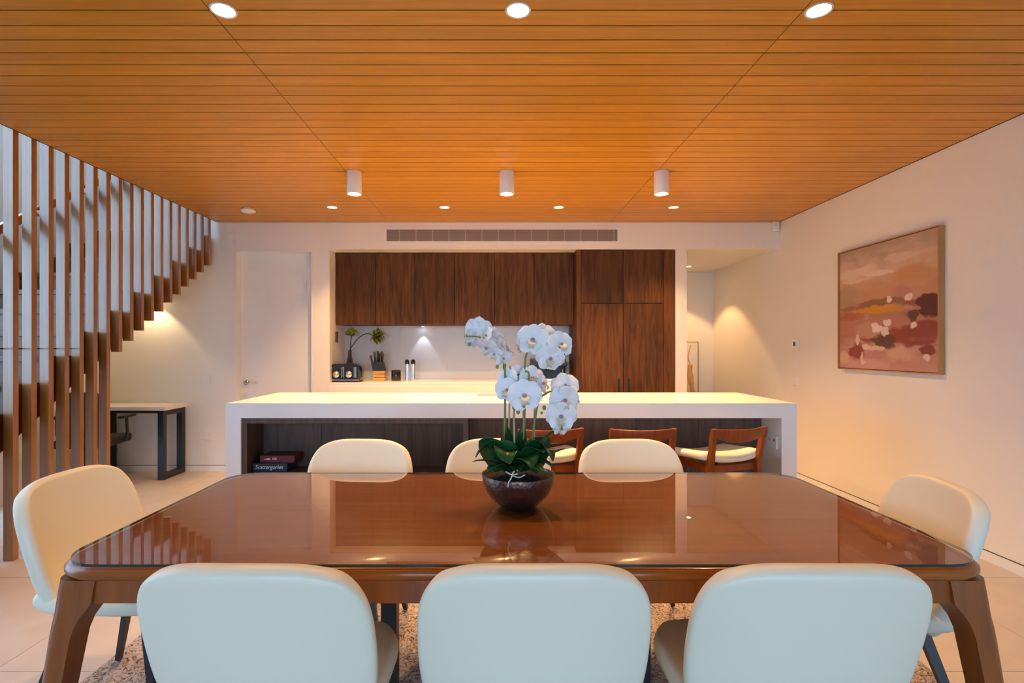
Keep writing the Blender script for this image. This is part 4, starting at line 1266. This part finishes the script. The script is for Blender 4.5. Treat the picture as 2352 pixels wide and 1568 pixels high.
def orchid_flower(u, v, dy, size, yaw, pitch, roll=0.0):
    """size = width in pixels; yaw 0 faces the camera (-y), pitch>0 looks up"""
    f = link('flower', COLM, orc)
    f.location = Q(u, v, dy)
    f.rotation_euler = (R(-pitch), R(roll), R(yaw))
    f.rotation_mode = 'XYZ'
    s_ = size / 630 / 0.092
    f.scale = (s_,) * 3
    rnd = random.random
    for me, ang in ((PET_B, 78), (PET_B, -78), (PET_N, 0), (PET_N, 142), (PET_N, -142)):
        p = link('petal', me, f)
        p.rotation_mode = 'QUATERNION'
        q = Quaternion((0, 1, 0), R(ang + (rnd() - 0.5) * 8)) @ Quaternion((1, 0, 0), R(-4 + (rnd() - 0.5) * 14 + (6 if me is PET_N else 0)))
        p.rotation_quaternion = q
        p.location = (0, 0.002 if me is PET_N else 0.0, 0)
    link('lip', LIP, f)
FL = [
 (1101, 757, 0.02, 62, 170, 20), (1082, 777, 0.0, 46, -120, 0), (1118, 797, -0.02, 52, -30, -45), (1137, 772, 0.03, 44, 150, 25), (1150, 792, 0.02, 46, 120, 20), (1168, 806, 0.02, 42, 100, 5),
 (1136, 812, -0.02, 38, -20, -40), (1156, 822, -0.01, 38, 20, -30), (1118, 770, -0.02, 40, -60, 20),
 (1197, 790, 0.02, 48, -110, 10), (1224, 780, -0.02, 70, -8, 0), (1250, 768, 0.02, 54, 20, 15), (1288, 790, -0.02, 60, 18, 5), (1264, 822, -0.03, 62, 8, -25), (1296, 818, 0.0, 36, 70, -10), (1255, 798, 0.02, 44, 40, 0),
 (1164, 868, 0.0, 48, -25, 10), (1165, 895, -0.03, 56, -15, -5), (1190, 862, 0.02, 50, 10, 15), (1222, 868, 0.0, 58, 15, 10), (1205, 908, -0.05, 72, 0, 0), (1246, 880, 0.01, 50, 65, 5), (1212, 885, 0.01, 50, -5, 5),
 (1298, 886, 0.0, 62, 5, 20), (1297, 918, -0.03, 66, 10, -10), (1289, 955, -0.04, 66, -5, -15), (1318, 912, 0.02, 48, 60, 0), (1290, 984, -0.02, 40, 20, -45), (1274, 912, 0.0, 40, -60, 0), (1312, 950, 0.01, 46, 50, -10),
]
for i, (u, v, dy, sz, yw, pt) in enumerate(FL):
    orchid_flower(u, v, dy, sz, yw, pt, random.uniform(-12, 12))
# flower buds
for u, v, dy, r in ((1069, 771, -0.02, 0.006), (1079, 790, -0.02, 0.006), (1182, 935, -0.04, 0.009), (1190, 946, -0.04, 0.007), (1202, 932, -0.045, 0.008), (1250, 936, -0.01, 0.007), (1244, 948, -0.01, 0.005), (1142, 842, 0.0, 0.006), (1303, 828, -0.03, 0.006)):
    MB().sphere(tuple(Q(u, v, dy)), r, 10, 8, 1.25).build('bud', 'bud', orc)
# aerial roots over the rim
for pts in ([Q(1186, 1078, -0.10), Q(1178, 1086, -0.125), Q(1174, 1098, -0.132), Q(1168, 1108, -0.133), Q(1167, 1118, -0.131)], [Q(1162, 1083, -0.11), Q(1176, 1090, -0.125), Q(1190, 1088, -0.12)], [Q(1176, 1092, -0.125), Q(1192, 1096, -0.12), Q(1206, 1090, -0.11)]):
    MB().tube(smooth_path(pts, 5), 0.0022, 6).build('air_root', 'root', orc)

# ------------------------------------------------------------------ hallway ornament
t = thing('floor_vase', 'tall golden sculptural vase at the end of the hallway', 'vase', (2.66, 7.36, 0.0)) if False else None
pa = thing('leaning_panel', 'tall pale framed panel leaning at the end of the hallway', 'framed panel', (2.66, YH, 0))
MB().box(-0.19, 0.19, -0.03, -0.004, 0.0, 1.42).build('panel', 'wall', pa)
for x in (-0.196, 0.196):
    MB().box(x - 0.006, x + 0.006, -0.034, -0.002, 0.0, 1.426).build('frame_side', 'frame_oak', pa)
MB().box(-0.19, 0.19, -0.034, -0.002, 1.4205, 1.426).build('frame_top', 'frame_oak', pa)
sculp = thing('hall_sculpture', 'slender golden sculpture standing in the hallway', 'sculpture', (2.72, 7.30, 0))
MB().box(-0.10, 0.10, -0.08, 0.08, 0.0, 0.66).build('plinth', 'white_paint', sculp, 0.004)
MB().lathe([(1e-4, 0.661), (0.075, 0.661), (0.075, 0.70), (0.04, 0.715), (1e-4, 0.72)], 20).build('foot', 'gold', sculp)
MB().tube(smooth_path([(0.0, 0, 0.71), (-0.03, 0, 0.85), (-0.045, 0, 1.0), (-0.04, 0, 1.12)], 6), [0.03] * 6 + [0.038] * 6 + [0.03] * 6 + [0.014], 10).build('body', 'gold', sculp)
MB().tube(smooth_path([(-0.04, 0, 1.11), (-0.07, 0, 1.2), (-0.05, 0, 1.32), (-0.035, 0, 1.38)], 6), 0.007, 8).build('neck', 'gold', sculp)
